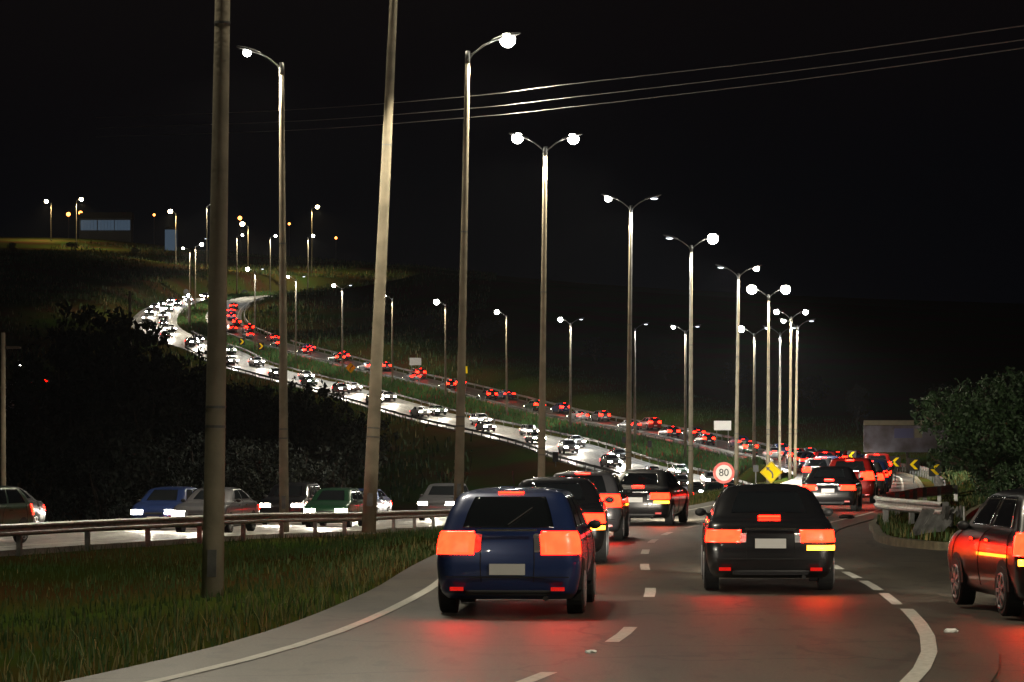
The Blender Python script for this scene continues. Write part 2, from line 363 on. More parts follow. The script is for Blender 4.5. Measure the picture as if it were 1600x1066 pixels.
# markings
mk = MB()
s0 = red.s_at_y(12)
sy = {y: red.s_at_y(y) for y in (14, 20, 25, 40, 52, 69, 110)}
for yc in (25.4, 31.9, 40.9, 49.5, 57, 64, 70, 77, 85, 93, 101):
    q = red.s_at_y(12); qq = float(np.interp(yc, red.p[:60, 1], red.s[:60])); ribbon('', red, qq-1.25, qq+1.25, -.075, .075, None, .006, mb=mk)
q = float(np.interp(101, red.p[:90, 1], red.s[:90]))+8
while q < red.len-8: ribbon('', red, q, q+3, -.07, .07, None, .012, mb=mk); q += 9
tag(mk.build('lane_dashes', M['paint']), kind='structure')
mk = MB(); Y = lambda y: float(np.interp(y, red.p[:170, 1], red.s[:170]))
ribbon('', red, 0, red.len, -3.17, -3.03, None, .008, mb=mk)
ribbon('', red, Y(8), Y(37), 3.14, 3.30, None, .008, mb=mk)
for a, b in ((38, 40.8), (41.6, 44.4), (45.3, 47.6), (48.6, 50.4)): ribbon('', red, Y(a), Y(b), 3.10, 3.24, None, .008, mb=mk)
ribbon('', red, Y(69), Y(103), 3.05, 3.15, None, .008, mb=mk); ribbon('', red, Y(118), red.len, 3.05, 3.17, None, .012, mb=mk)
for o in (-3.9, 3.6): ribbon('', white, 0, white.len, o, o+.14, None, .012, mb=mk)
q = 5
while q < white.len-5: ribbon('', white, q, q+3, -.1, .05, None, .012, mb=mk); q += 9
tag(mk.build('edge_lines', M['paint']), kind='structure')

# kerbs: along the outside of the main road bend and round the island nose
def kerb(name, pts, w, h, m, label, closed=False):
    v = []; f = []; n = len(pts)
    P2 = [Vector((p[0], p[1])) for p in pts]
    for i in range(n):
        a = P2[(i-1) % n] if closed else P2[max(i-1, 0)]; b = P2[(i+1) % n] if closed else P2[min(i+1, n-1)]
        t = (b-a).normalized(); nn = Vector((t.y, -t.x)); z = pts[i][2]
        for o, dz in ((0, -.25), (0, h), (w, h), (w, -.25)): v.append((P2[i].x+nn.x*o, P2[i].y+nn.y*o, z+dz))
    for i in range(n if closed else n-1):
        j = (i+1) % n
        for k in range(3): f.append((i*4+k, i*4+k+1, j*4+k+1, j*4+k))
    o = raw(name, v, f, m); tag(o, kind='structure'); return o
ik = catmull([(*q, eR(q[1])) for q in ISL+[ISL[0]]], 1.0)[:-1]
kerb('island_kerb', [tuple(p) for p in ik], .18, .13, M['kerb'], '', True)
# island earth: fan of rings
cx = [(p[0], p[1]) for p in ik]
spine = [(9.2, 64), (9.8, 72), (10.9, 80), (13, 92), (16.5, 112), (21, 130)]
v = []; f = []
for p in ik:
    d = min(spine, key=lambda s: (s[0]-p[0])**2+(s[1]-p[1])**2)
    for t, h in ((.05, .10), (.4, .22), (.8, .3)):
        v.append((p[0]*(1-t)+d[0]*t, p[1]*(1-t)+d[1]*t, p[2]+h+.04*random.random()))
n = len(ik)
for i in range(n):
    for k in range(2): f.append((i*3+k, i*3+k+1, ((i+1) % n)*3+k+1, ((i+1) % n)*3+k))
f.append(tuple(i*3+2 for i in range(n)))
tag(raw('island_earth', v, f, M['soil'], smooth=True), kind='structure')
kq = [tuple(red.at(q, 3.98)) for q in np.arange(Y(112), Y(330), 2)]
kerb('outer_kerb', kq, .2, .12, M['kerb'], '')

# ------------------------------------------------------------------ street lamps
ANG_CONE = R(150)
def lamp_light(parent, loc, power, col, cone=ANG_CONE, ry=0, size=.18):
    l = bpy.data.lights.new('lamp_light', 'SPOT'); l.energy = power; l.color = col; l.spot_size = cone; l.spot_blend = .35; l.shadow_soft_size = size
    o = bpy.data.objects.new('lamp_light', l); C.objects.link(o); o.parent = parent; o.location = loc; o.rotation_euler = (0, ry, 0); return o
POWER = 6000
LAMPPARTS = {}
def luminaire(parent, side, h, k, lens, blen=1):
    # housing at the end of a rising arm; side -1 left, +1 right
    key = ('arm', side, h, k)
    a = MB(); a.tube([(side*.04, 0, h-.25), (side*.12*k, 0, h-.05), (side*.45*k, 0, h+.22*k), (side*.75*k, 0, h+.38*k)], [.035*k, .03*k, .028*k, .028*k], 8)
    arm = a.build('arm', M['galv'], parent, True)
    hb = MB(); t = side*R(-14)
    x0, z0 = side*.68*k, h+.36*k
    sec = [(0, .05, .045), (.08, .09, .06), (.3, .16, .085), (.6, .17, .08), (.78, .10, .05), (.84, .03, .02)]
    vv = []; n = 12
    for d, w, hh in sec:
        for i in range(n):
            b = 2*math.pi*i/n; lx = d*k; lz = math.sin(b)*hh*k*(1.0 if math.sin(b) > 0 else .45)
            vv.append((x0+side*(lx*math.cos(R(16))-lz*math.sin(R(16))), math.cos(b)*w*k, z0+lx*math.sin(R(16))+lz*math.cos(R(16))))
    ff = [(i*n+j, i*n+(j+1) % n, (i+1)*n+(j+1) % n, (i+1)*n+j) for i in range(len(sec)-1) for j in range(n)]+[tuple(range(n)), tuple(range((len(sec)-1)*n, len(sec)*n))]
    hb.add(vv, ff); hs = hb.build('luminaire', M['lampbody'], parent, True)
    c = (x0+side*.45*k, 0, z0+.06*k)
    lb = MB()
    if lens == 'dim': lb.ell(c, (.2*k, .10*k, .07*k), 12, 4, v0=-1, v1=0); m = M['lens_dim']
    else:
        q = blen; lb.ell((c[0], 0, c[2]-.03*k), (.19*k*q, .18*k*q, .185*k*q), 16, 8, v0=-1, v1=.6); m = M[lens]
    lb.build('lens', m, hs, True)
    return c
LC = {'lens_w': (1, .90, .68), 'lens_y': (1, .78, .42), 'dim': (.85, .93, 1), 'lens_o': (1, .35, .1)}
def street_lamp(x, y, H, lean, left, right, label, group, k=1., r0=None, blen=1, power=None, base=None, name='street_lamp', conc=True):
    z = gh(x, y) if base is None else base
    t = empty(name, (x, y, z-.1), 0, label, 'street lamp', group); t.rotation_euler = (0, lean, 0)
    r0 = r0 or H/92
    b = MB(); N = 10
    b.tube([(0, 0, H*i/N) for i in range(N+1)], [r0*(1-.52*i/N) for i in range(N+1)], 20)
    b.build('pole', M['concrete'], t, True)
    cb = MB(); cb.tube([(0, 0, H-.35), (0, 0, H+.06)], [r0*.56, r0*.5], 12); cb.build('pole_cap', M['galv'], t, True)
    if z > -5 and y < 240:
        hb = MB(); ra = r0*.97; hb.box((0, -ra, 1.1), (r0*.8, .03, .42)); hb.build('access_hatch', M['galvdark'], t)
        for zz_ in (3.2, 3.5, H*.62):
            hb = MB(); rr_ = r0*(1-.52*zz_/H)+.006; hb.tube([(0, 0, zz_-.02), (0, 0, zz_+.02)], rr_, 20); hb.build('steel_band', M['galvdark'], t)
    pw = power if power is not None else POWER
    for side, ln in ((-1, left), (1, right)):
        if ln:
            c = luminaire(t, side, H, k, ln, blen)
            if pw: lamp_light(t, (c[0], 0, c[2]-.28*k*blen-.05), pw*(.65 if ln == 'dim' else 1), LC[ln], size=.15)
    return t
GM = 'lamp posts of the near row along the central strip'
# name, px top x, base px x, top y, depth
def near(xt, yt, xb, z, left, right, label, k=1., base_e=None, power=None, blen=1, r0=None, Htot=None):
    X = (xb-800)*z/F; e = gh(X, z) if base_e is None else base_e
    top = HC+(HY-yt)*z/F
    H = (top-e) if Htot is None else Htot
    lean = math.atan2((xt-xb)*z/F, H)
    return street_lamp(X, z, H, lean, left, right, label, GM, k=k, r0=r0, blen=blen, power=power, base=e)
near(357, -560, 331, 46, 'lens_w', 'lens_w', 'thickest concrete lamp post, nearest the camera, its top out of frame', base_e=-.8, r0=.175, power=3000)
near(440, 96, 444, 98, 'lens_w', None, 'concrete lamp post with a single arm reaching left, behind the crash barrier', base_e=-.9, r0=.165, blen=.7)
near(622, -150, 576, 100, 'lens_w', 'lens_w', 'leaning thick concrete post behind the barrier, its top cut off by the frame', base_e=-.85, r0=.24, power=1500)
near(731, 78, 716, 98, None, 'lens_w', 'tall post with one bright lamp high on its right', base_e=-.5, r0=.165, k=1.15, blen=1.15)
near(852, 228, 845, 133, 'lens_w', 'lens_w', 'post with two bright lamps, smaller left and larger right, under the cables', r0=.18, blen=1.2, k=1.1)
near(986, 320, 981, 162, 'lens_w', 'dim', 'post with a lit left lamp and thin shielded right lamp, right of the two-lamp post', r0=.17, k=1.1, blen=.9)
near(1080, 382, 1079, 172, 'dim', 'lens_w', 'post with a large bright right lamp standing left of the speed limit sign', r0=.155, k=1.1, blen=1.5)
near(1154, 426, 1150, 180, 'dim', 'lens_w', 'post between the speed limit sign and the diamond sign, lit lamp on its right', k=.95, blen=1.0)
near(1201, 459, 1200, 190, 'lens_w', 'lens_w', 'post behind the diamond sign with the brightest lamp of the right cluster', k=.95, blen=1.7)
near(1219, 518, 1218, 214, 'dim', 'dim', 'lowest topped post of the right cluster, both lamps shielded', k=.85)
near(1236, 493, 1234, 198, 'lens_w', 'lens_w', 'post second from right in the cluster with two small bright lamps', k=.85, blen=1.1)
near(1246, 507, 1242, 206, 'lens_w', 'dim', 'rightmost post of the cluster behind the yellow diamond sign', k=.85)
# one more behind the viewpoint keeps the foreground lit
street_lamp(13.5, 24, 13, 0, 'lens_w', None, 'lamp post on the right verge beside the slip road', 'verge lamp posts', base=-.2, power=6000)
street_lamp(-9, 6, 14, 0, 'lens_w', 'lens_w', 'lamp post on the left verge just behind the view', 'verge lamp posts', base=-.4, power=2600)

GF = 'lamp posts in the strip between the two hill carriageways'
far_tops = [(1178, 520, 320, 'lens_w', 'dim', 1.5), (1071, 516, 352, 'lens_w', 'dim', 1.), (992, 512, 380, None, 'dim', 1), (891, 504, 405, 'lens_w', 'dim', 1.4), (792, 492, 430, 'lens_w', None, 1.4), (696, 476, 455, 'lens_w', None, 1.8),
            (613, 466, 480, 'lens_w', None, 1.5), (535, 450, 505, 'lens_w', 'dim', 1.3), (462, 436, 530, 'lens_w', 'dim', 1.1), (398, 424, 560, 'lens_w', 'dim', 1.5)]
words = ['at the foot of the hill, right of the tall near posts', 'behind the post left of the speed sign', 'with only a thin shielded lamp, beside a tall near post', 'beside the dark box on the strip, lamp to its left',
         'halfway down the hill between two tall near posts', 'with the brightest lamp on the hill strip', 'just right of the leaning thick post', 'left of the leaning thick post, right of the yellow sign', 'right of the single-arm near post', 'at the top between the two thick left posts']
for (xt, yt, z, l, r, bl), w in zip(far_tops, words):
    X = (xt-800)*z/F
    i = int(np.argmin(np.hypot(med.p[:, 0]-X, med.p[:, 1]-z))); e = med.p[i, 2]-.2
    H = HC+(HY-yt)*z/F-e
    street_lamp(X, z, H, random.uniform(-.004, .004), l, r, 'hill road lamp post '+w, GF, k=1.25, r0=.19, blen=bl, base=e, power=POWER*1.2)
GU = 'lamp posts around the hilltop bend'
for xt, yt, yb, z, l, r, w, bl in [(297, 391, 503, 625, 'lens_w', None, 'left of a close pair over the leftmost bend', 1.), (305, 385, 487, 668, None, 'lens_w', 'right of a close pair over the leftmost bend', 1.6), (331, 376, 470, 718, 'dim', None, 'just left of the thickest post, unlit side', 1),
                                (370, 370, 462, 765, None, 'lens_w', 'just right of the thickest post at the hilltop', 1.2), (422, 371, 456, 800, None, 'lens_w', 'left of the single-arm near post at the hilltop', 1.4), (481, 371, 452, 830, None, 'lens_w', 'above the small blue sign at the hilltop', 1.6)]:
    X = (xt-800)*z/F; e = HC+(HY-yb)*z/F; H = HC+(HY-yt)*z/F-e
    e2 = gh(X, z); street_lamp(X, z, H+e-e2, 0, l, r, 'hilltop lamp post '+w, GU, k=1.3, r0=.2, blen=bl, base=e2, power=POWER*3.0)
GT = 'tall warm lamp posts on the upper street'
for xt, yt, yb, z, side, w, bl, c in [(80, 317, 375, 1020, 'l', 'leftmost, on the dark slope at the far left edge', 2.2, 'lens_y'), (119, 314, 390, 980, 'r', 'before the blue-windowed hall', 2.2, 'lens_y'), (275, 333, 430, 900, 'l', 'with a warm lamp left of the thickest post', 2.3, 'lens_y'),
                                  (323, 322, 420, 880, 'r', 'with a white lamp touching the thickest post', 2., 'lens_w'), (388, 353, 440, 850, 'l', 'beside the orange lamp right of the thickest post', 2.3, 'lens_y'), (487, 326, 440, 900, 'r', 'highest lamp right of the single-arm near post', 2., 'lens_y')]:
    X = (xt-800)*z/F; e2 = gh(X, z); H = HC+(HY-yt)*z/F-e2
    if H < 8: H = 8; 
    street_lamp(X, z, H, 0, c if side == 'l' else None, c if side == 'r' else None, 'upper street lamp post '+w, GT, k=1.5, r0=.18, blen=bl, base=e2, power=POWER*4)
for i, (x, y, w) in enumerate([(107, 335, 'left of the pair beside the blue-windowed building'), (126, 333, 'right of the pair beside the blue-windowed building'), (241, 336, 'between the building and warm lamp'), (375, 341, 'just above the bright warm lamp right of the thickest post'), (452, 350, 'right of the single-arm near post'), (525, 372, 'faint, farthest right on the dark ridge')]):
    z = 1120; X, Yy, Z = P(x, y, z); e2 = gh(X, z)
    t = empty('orange_lamp', (X, z, e2), 0, 'small orange lamp, '+w, 'street lamp', 'orange lamps on the ridge')
    b = MB(); b.tube([(0, 0, 0), (0, 0, Z-e2)], .12, 8); b.build('pole', M['lampbody'], t)
    sz = .75 if i in (0, 1, 3) else .45
    b = MB(); b.ell((0, -.3, Z-e2), (sz, sz*.8, sz), 12, 8); b.build('lens', M['lens_o'], t, True)
for i, (x, y, z, r_, w) in enumerate([(14, 646, 330, .22, 'at the left edge under the dark trees'), (188, 652, 330, .16, 'in the middle of the dark trees'), (307, 590, 400, .16, 'glowing orange among the dark branches'), (32, 570, 420, .14, 'beside parked cars at the far left')]):
    X, Yy, Z = P(x, y, z); e2 = gh(X, z); 
    t = empty('yard_lamp', (X, z, e2), 0, 'tiny yard lamp on a short post '+w, 'yard lamp', 'yard lamps in the valley')
    hh = max(Z-e2, .8); b = MB(); b.tube([(0, 0, 0), (0, 0, hh)], .05, 6); b.build('post', M['lampbody'], t)
    b = MB(); b.ell((0, -.1, hh), (r_, r_, r_), 10, 6); b.build('lens', M['lens_o'] if i == 2 else M['lens_w'], t, True)

# ------------------------------------------------------------------ overhead cables
for pts, lab in (([(1720, 22, 58), (1600, 40, 62), (1230, 92, 76), (870, 134, 95), (730, 151, 105), (450, 172, 135), (150, 184, 180)], 'uppermost of the three thin power cables crossing the night sky'),
                 ([(1720, 46, 58), (1600, 62, 62), (1230, 112, 76), (870, 155, 95), (730, 170, 105), (450, 190, 135), (150, 200, 180)], 'middle one of the three thin power cables crossing the night sky'),
                 ([(1720, 60, 58), (1600, 75, 62), (1230, 127, 76), (870, 170, 95), (730, 184, 105), (450, 204, 135), (150, 214, 180)], 'lowest of the three thin power cables crossing the night sky')):
    c = catmull([P(*q) for q in pts], 3); b = MB(); b.tube([tuple(p) for p in c], .013, 6)
    tag(b.build('power_cable', M['cable']), lab, 'cable', 'power cables overhead')

# ------------------------------------------------------------------ crash barriers
PROF = [(0, .46), (.05, .50), (.05, .545), (0, .585), (0, .635), (.05, .675), (.05, .72), (0, .76)]
def guardrail(path, a, b, off, label, face=1, m='galv', step=4.0, posts=True, hz=0, pmat=None, maxp=100, zfun=None):
    cs = list(np.arange(a, b, 2.0))+[b]
    t0 = path.at((a+b)/2, off); t = empty('crash_barrier', tuple(t0), 0, label, 'crash barrier', 'crash barriers')
    zf = (lambda p: zfun(p)) if zfun else (lambda p: p.z-.1)
    v = []; nP = len(PROF)
    for q in cs:
        p = path.at(q, off); p2 = path.at(q, off+1); d = (p2-p); z = zf(p)
        for o, h in PROF: v.append((p.x+d.x*o*face-t0.x, p.y+d.y*o*face-t0.y, z+h+hz-t0.z))
    f = [(i*nP+k, i*nP+k+1, (i+1)*nP+k+1, (i+1)*nP+k) for i in range(len(cs)-1) for k in range(nP-1)]
    raw('rail_beam', v, f, M[m], t)
    q = a+.5; nposts = int((b-a)/step)
    if nposts > maxp: step = (b-a)/maxp
    pm = MB(); pm.box((0, 0, 0), (.12, .09, 1.05)); pme = pm.mesh('post', M[pmat or m])
    while q < b:
        p = path.at(q, off-.13*face); z = zf(p)
        o = bpy.data.objects.new('post', pme); C.objects.link(o); o.parent = t
        o.location = (p.x-t0.x, p.y-t0.y, z+.23-t0.z+hz); o.rotation_euler = (0, 0, path.ang(q)); q += step
    return t
wY = lambda y: float(np.interp(y, white.p[:190, 1], white.s[:190]))
guardrail(white, wY(40), wY(205), 5.3, 'long near barrier on the left, in front of the oncoming headlights', face=1, step=4)
wf = lambda y: white.s_at_y(y)
guardrail(white, wf(300), wf(560), -5.2, 'dark barrier along the drop below the oncoming hill carriageway', face=-1, m='galvdark', step=4)
guardrail(white, wf(285), wf(600), 5.2, 'dark barrier between the oncoming carriageway and the planted strip', face=1, m='galvdark', step=4)
guardrail(red, Y(300), red.s_at_y(610), -4.3, 'barrier between the planted strip and the uphill carriageway', face=-1, m='galvdark', step=4)
guardrail(red, Y(262), red.s_at_y(575), 4.35, 'pale barrier along the far side of the uphill carriageway', face=1, m='galv', step=4)
guardrail(red, red.s_at_y(585), red.s_at_y(790), 4.6, 'bright curved barrier inside the hilltop bend', face=1, step=4)
guardrail(white, wf(660), wf(805), 5.4, 'barrier across the top of the hilltop bend', face=1, step=4)
guardrail(red, Y(122), Y(165), 5.0, 'barrier under the yellow chevron arrows, right of the road', face=1, step=2)
guardrail(red, Y(172), Y(255), 5.2, 'thin far barrier leading up to the billboard verge', face=1, step=4)

# island barrier: wraps the nose, broken end
pn = Path([(14.8, 100, eR(100)), (12.6, 92, eR(92)), (10.6, 82, eR(82)), (9.35, 76, -.1), (9.0, 74, -.1), (8.9, 72, -.08), (8.95, 69, -.08), (9.1, 66, -.08), (9.2, 63.8, -.08)])
t = guardrail(pn, 0, pn.len, 0, 'bent crash barrier wrapped round the nose of the grassy island', face=1, step=4, zfun=lambda p: eR(p.y)+.08)
b = MB()
for k in range(2):
    b.add([(0, 0, 0), (.05, 0, .0), (.3, -.1, .62), (.25, -.1, .66)], [(0, 1, 2, 3)])
# fallen striped end panels leaning at the broken end
pe = empty('fallen_barrier_end', (8.55, 61.6, .05), R(10), 'crumpled silver barrier end panels leaning on the grass of the island', 'barrier end')
for k in range(3):
    q = MB(); rot = Matrix.Rotation(R(18+9*k), 3, 'Y') @ Matrix.Rotation(R(24), 3, 'X')
    for j, o in enumerate((-.10, 0, .10)): q.box((-.12+k*.17+o*.9, -.03*k+(.03 if j == 1 else 0), .30-.05*k), (.085, .03, .78-.1*k), rot=rot)
    q.build('panel', M['galv'], pe)
tw = empty('barrier_terminal', (9.25, 63.2, .55), 0, 'twisted end piece hanging off the island barrier', 'barrier end')
q = MB()
for i in range(7):
    a = i*.5; q.box((.06*i-.1, -.06*i, .05*math.sin(a)), (.11, .03, .3), rot=Matrix.Rotation(a, 3, 'X') @ Matrix.Rotation(.3*i, 3, 'Z'))
q.build('terminal_plate', M['galv'], tw)
q = MB(); q.tube([(0, 0, -.5), (.05, 0, .1)], .05, 8); q.build('post', M['galvdark'], tw)

# ------------------------------------------------------------------ signs
def textmesh(s, size, m, parent, loc, name='lettering'):
    cu = bpy.data.curves.new('t', 'FONT'); cu.body = s; cu.size = size; cu.align_x = 'CENTER'; cu.align_y = 'CENTER'; cu.extrude = .003
    o = bpy.data.objects.new('t', cu); C.objects.link(o); bpy.context.view_layer.update()
    me = bpy.data.meshes.new_from_object(o.evaluated_get(bpy.context.evaluated_depsgraph_get())); bpy.data.objects.remove(o)
    me.materials.clear(); me.materials.append(m)
    r = bpy.data.objects.new(name, me); C.objects.link(r); r.parent = parent; r.location = loc; r.rotation_euler = (R(90), 0, 0); return r
def disc(mb, c, r, y0, y1, n=40, r_in=0):
    pts = [(c[0]+r*math.cos(2*math.pi*k/n), c[1]+r*math.sin(2*math.pi*k/n)) for k in range(n)]
    if not r_in: mb.prism(pts, y0, y1); return
    pi_ = [(c[0]+r_in*math.cos(2*math.pi*k/n), c[1]+r_in*math.sin(2*math.pi*k/n)) for k in range(n)]
    v = [(x, y0, z) for x, z in pts]+[(x, y0, z) for x, z in pi_]+[(x, y1, z) for x, z in pts]
    mb.add(v, [(k, (k+1) % n, (k+1) % n+n, k+n) for k in range(n)]+[(k, k+2*n, (k+1) % n+2*n, (k+1) % n) for k in range(n)])
def signbase(px, py, z, name, label, cat='road sign', group=None, low=None):
    X, Yy, Z = P(px, py, z); e = gh(X, z) if low is None else low
    t = empty(name, (X, z, e), 0, label, cat, group); h = Z-e
    return t, h
t, h = signbase(1131, 739, 117, 'speed_limit_sign', 'round speed limit sign reading 80 with a red ring', low=-.6)
b = MB(); b.tube([(0, .04, -.3), (0, .04, h+.25)], .03, 8); b.build('post', M['galvdark'], t)
b = MB(); disc(b, (0, h), .345, -.005, .008); b.build('sign_face', M['s_white'], t)
b = MB(); disc(b, (0, h), .42, -.012, .01, r_in=.315); b.build('red_ring', M['s_red'], t)
textmesh('80', .40, M['s_black'], t, (0, -.012, h), 'lettering')
def diamond(px, py, z, r, label, curve=1, low=None):
    t, h = signbase(px, py, z, 'warning_sign', label, low=low)
    b = MB(); b.tube([(0, .04, -.3), (0, .04, h+.3*r)], .035, 8); b.build('post', M['galvdark'], t)
    def dm(r): return [(0, h+r), (r, h), (0, h-r), (-r, h)]
    b = MB(); b.prism(dm(r), -.005, .012); b.build('sign_face', M['s_yel'], t)
    b = MB()
    o, i = r*.93, r*.885
    v = [(x, -.009, z) for x, z in dm(o)]; v2 = [(x, -.009, z) for x, z in dm(i)]
    b.add([(x, y, z) for x, y, z in v]+[(x, y, z) for x, y, z in v2], [(k, (k+1) % 4, (k+1) % 4+4, k+4) for k in range(4)])
    b.build('border', M['s_black'], t)
    b = MB(); s = r/.55*curve; w = .035*r/.55
    L = [(.06*s, h-.30*abs(s)), (.08*s, h-.12*abs(s)), (.03*s, h), (-.09*s, h+.1*abs(s)), (-.14*s, h+.15*abs(s))]
    for k in range(len(L)-1):
        a, c = Vector((L[k][0], L[k][1])), Vector((L[k+1][0], L[k+1][1])); n = (c-a).normalized(); n = Vector((-n.y, n.x))*w
        b.add([(a.x+n.x, -.012, a.y+n.y), (a.x-n.x, -.012, a.y-n.y), (c.x-n.x, -.012, c.y-n.y), (c.x+n.x, -.012, c.y+n.y)], [(0, 1, 2, 3)])
    a = Vector(L[-1]); d = (Vector(L[-1])-Vector(L[-2])).normalized(); n = Vector((-d.y, d.x)); k = .11*abs(s)
    b.add([((a+n*k).x, -.012, (a+n*k).y), ((a-n*k).x, -.012, (a-n*k).y), ((a+d*k*1.4).x, -.012, (a+d*k*1.4).y)], [(0, 1, 2)])
    b.build('curve_arrow', M['s_black'], t); return t
diamond(1205, 738, 158, .59, 'bright yellow diamond sign with a black arrow bending left', 1, low=-.8)
diamond(548, 575, 478, .85, 'small yellow diamond sign with an arrow on the planted strip', -1)
t, h = signbase(727, 578, 470, 'yellow_sign', 'small plain yellow sign panel beside the uphill carriageway')
b = MB(); b.tube([(0, .04, -.3), (0, .04, h)], .05, 6); b.build('post', M['galvdark'], t); b = MB(); b.box((0, 0, h), (.7, .04, 1.1)); b.build('sign_face', M['s_yel'], t)
def chev(x, y, z, w, h_, label, back=False, group='yellow chevron arrows on the bend', rz=0, flip=1, low=None):
    t, h = signbase(x, y, z, 'chevron_sign', label, group=group, low=low); t.rotation_euler = (0, 0, rz)
    b = MB(); b.tube([(0, .04, -.2), (0, .04, h)], .03, 6); b.build('post', M['galvdark'], t)
    b = MB(); b.box((0, 0, h), (w, .02, h_)); b.build('sign_face', M['s_black'], t)
    a = w*.36*flip; q = h_*.38; th = w*.30*flip
    b = MB(); b.prism([(-a, h), (a-th, h+q), (a, h+q), (-a+th*1.1, h), (a, h-q), (a-th, h-q)][0:6], -.018, -.011) if False else None
    b.add([(-a, -.014, h), (a-th, -.014, h+q), (a, -.014, h+q), (-a+th, -.014, h), (a, -.014, h-q), (a-th, -.014, h-q)], [(0, 1, 2, 3), (0, 3, 4, 5)])
    b.build('arrow', M['s_yel'], t)
for (x, y, z, w), l in zip([(1331, 712, 215, .62), (1363, 719, 200, .4), (1399, 722, 185, .66), (1428, 726, 172, .66), (1461, 734, 158, .66)],
                        ['leftmost of the five chevron arrows above the right barrier', 'faint narrow chevron, second from left above the right barrier', 'middle chevron arrow above the right barrier', 'chevron arrow second from right above the barrier', 'rightmost chevron arrow, nearest the island']):
    chev(x, y, z, w, .72, l)
for (x, y, z), l in zip([(326, 468, 735), (364, 472, 740), (386, 459, 800), (410, 458, 815), (378, 534, 545), (408, 541, 535), (318, 478, 720)], ['at the hilltop behind the thickest post', 'right of the thickest post at the hilltop', 'right of the round sign back at the hilltop', 'rightmost at the hilltop barrier', 'left one on the planted strip below the bend', 'right one on the planted strip below the bend', 'on the outer hilltop bend']):
    chev(x, y, z, 1.1, 1.3, 'tiny yellow chevron '+l, group='tiny chevrons at the hilltop bend', flip=-1)
for (x, y, z, r), l in zip([(247, 538, 620, .7), (382, 458, 790, .9), (291, 456, 640, .6)], ['on the grass left of the hilltop bend', 'at the hilltop between two posts', 'beside the traffic pole of the bend']):
    t, h = signbase(x, y, z, 'round_sign', 'dark back of a round sign '+l, group='round sign backs'); b = MB(); b.tube([(0, .1, -.2), (0, .1, h)], .05, 6); b.build('post', M['galvdark'], t)
    b = MB(); disc(b, (0, h), r, -.01, .02, 20); b.build('sign_face', M['s_black'], t)
for (x, y, z, w, hh), l in zip([(868, 714, 345, .65, 1.1), (975, 688, 378, .5, .8), (1015, 694, 360, .5, .8), (1181, 732, 190, .34, .42)], ['below the oncoming carriageway edge', 'left one on the planted strip', 'right one on the planted strip', 'just left of the yellow diamond sign']):
    t, h = signbase(x, y, z, 'marker_panel', 'dark back of a rectangular marker panel '+l, group='dark marker panels'); b = MB(); b.tube([(0, .05, -.2), (0, .05, h)], .04, 6); b.build('post', M['galvdark'], t)
    b = MB(); b.box((0, 0, h), (w, .03, hh)); b.build('sign_face', M['s_black'], t)
t, h = signbase(1129, 665, 365, 'white_board', 'small pale notice board on the grass bank above the road', 'notice board')
b = MB(); b.box((-.7, .06, h/2-.2), (.1, .08, h+.2)); b.box((.7, .06, h/2-.2), (.1, .08, h+.2)); b.build('legs', M['galvdark'], t)
b = MB(); b.box((0, 0, h), (2.1, .04, 1.15)); b.build('board', M['s_white'], t)
t, h = signbase(649, 565, 490, 'white_board', 'faint grey notice board on the dark slope beyond the uphill lanes', 'notice board')
b = MB(); b.tube([(-.6, .06, -.2), (-.6, .06, h)], .06, 6); b.tube([(.6, .06, -.2), (.6, .06, h)], .06, 6); b.build('legs', M['galvdark'], t)
b = MB(); b.box((0, 0, h), (1.9, .04, 1.2)); b.build('board', M['wallw'], t)
t, h = signbase(479, 462, 800, 'blue_sign', 'small blue direction sign at the hilltop'); b = MB(); b.tube([(0, .06, -.2), (0, .06, h)], .1, 6); b.build('post', M['galvdark'], t)
b = MB(); b.box((0, 0, h), (2.6, .04, 1.5)); b.build('sign_face', M['s_blue'], t)
# billboard
t, h = signbase(1418, 683, 235, 'billboard', 'wide dim billboard behind the right tree', 'billboard')
for x in (-2.6, 0, 2.6):
    b = MB(); b.tube([(x, .15, -.6), (x, .15, h)], .1, 8); b.build('leg', M['bark'], t)
b = MB(); b.box((0, 0, h-.15), (6.9, .08, 2.1)); pb = b.build('panel', M['poster'], t)
b = MB(); b.box((0, -.05, h+1.12), (6.9, .1, .38)); b.build('top_band', M['poster2'], t)
b = MB(); b.box((-.3, -.06, h+.3), (1.5, .03, .75)); b.build('blue_block', M['poster3'], t)
b = MB(); b.box((.85, -.06, h+.3), (.6, .03, .7)); b.build('pale_block', M['poster2'], t)
# hilltop building
X, Yy, Z = P(164, 352, 1060); e = gh(X, 1060)
t = empty('hall', (X, 1060, e), 0, 'long low hall on the ridge with dim bluish windows', 'building'); hh = Z-e
b = MB(); b.box((0, 3, hh/2), (18.5, 6, hh+5)); b.build('wall', M['wallw'], t)
b = MB(); b.prism([(-9.7, hh+2.4), (9.7, hh+2.4), (9.5, hh+4.6), (-8.8, hh+4.4)], -.6, 6.6); b.build('roof', M['roof'], t)
for x0, x1 in ((-8.6, -2.9), (-2.5, 3.2), (3.5, 8.9)):
    w = MB(); w.box(((x0+x1)/2, -.06, hh), (x1-x0, .08, 3.6)); o = w.build('window', M['win_wall_glow'], t)
    w = MB()
    for k in range(1, 5): w.box((x0+(x1-x0)*k/5, -.12, hh), (.08, .05, 3.6))
    w.build('mullions', M['roof'], o)
X, Yy, Z = P(266, 366, 1000); e = gh(X, 1000)
t = empty('shed', (X, 1000, e), 0, 'small shed with a glowing bluish wall beside the warm lamp', 'building'); b = MB(); b.box((0, 2, (Z-e)/2), (3.6, 4, Z-e+3)); b.build('wall', M['win_wall_glow'], t)  # wall is self-lit: its brightness is emission, not light falling on it
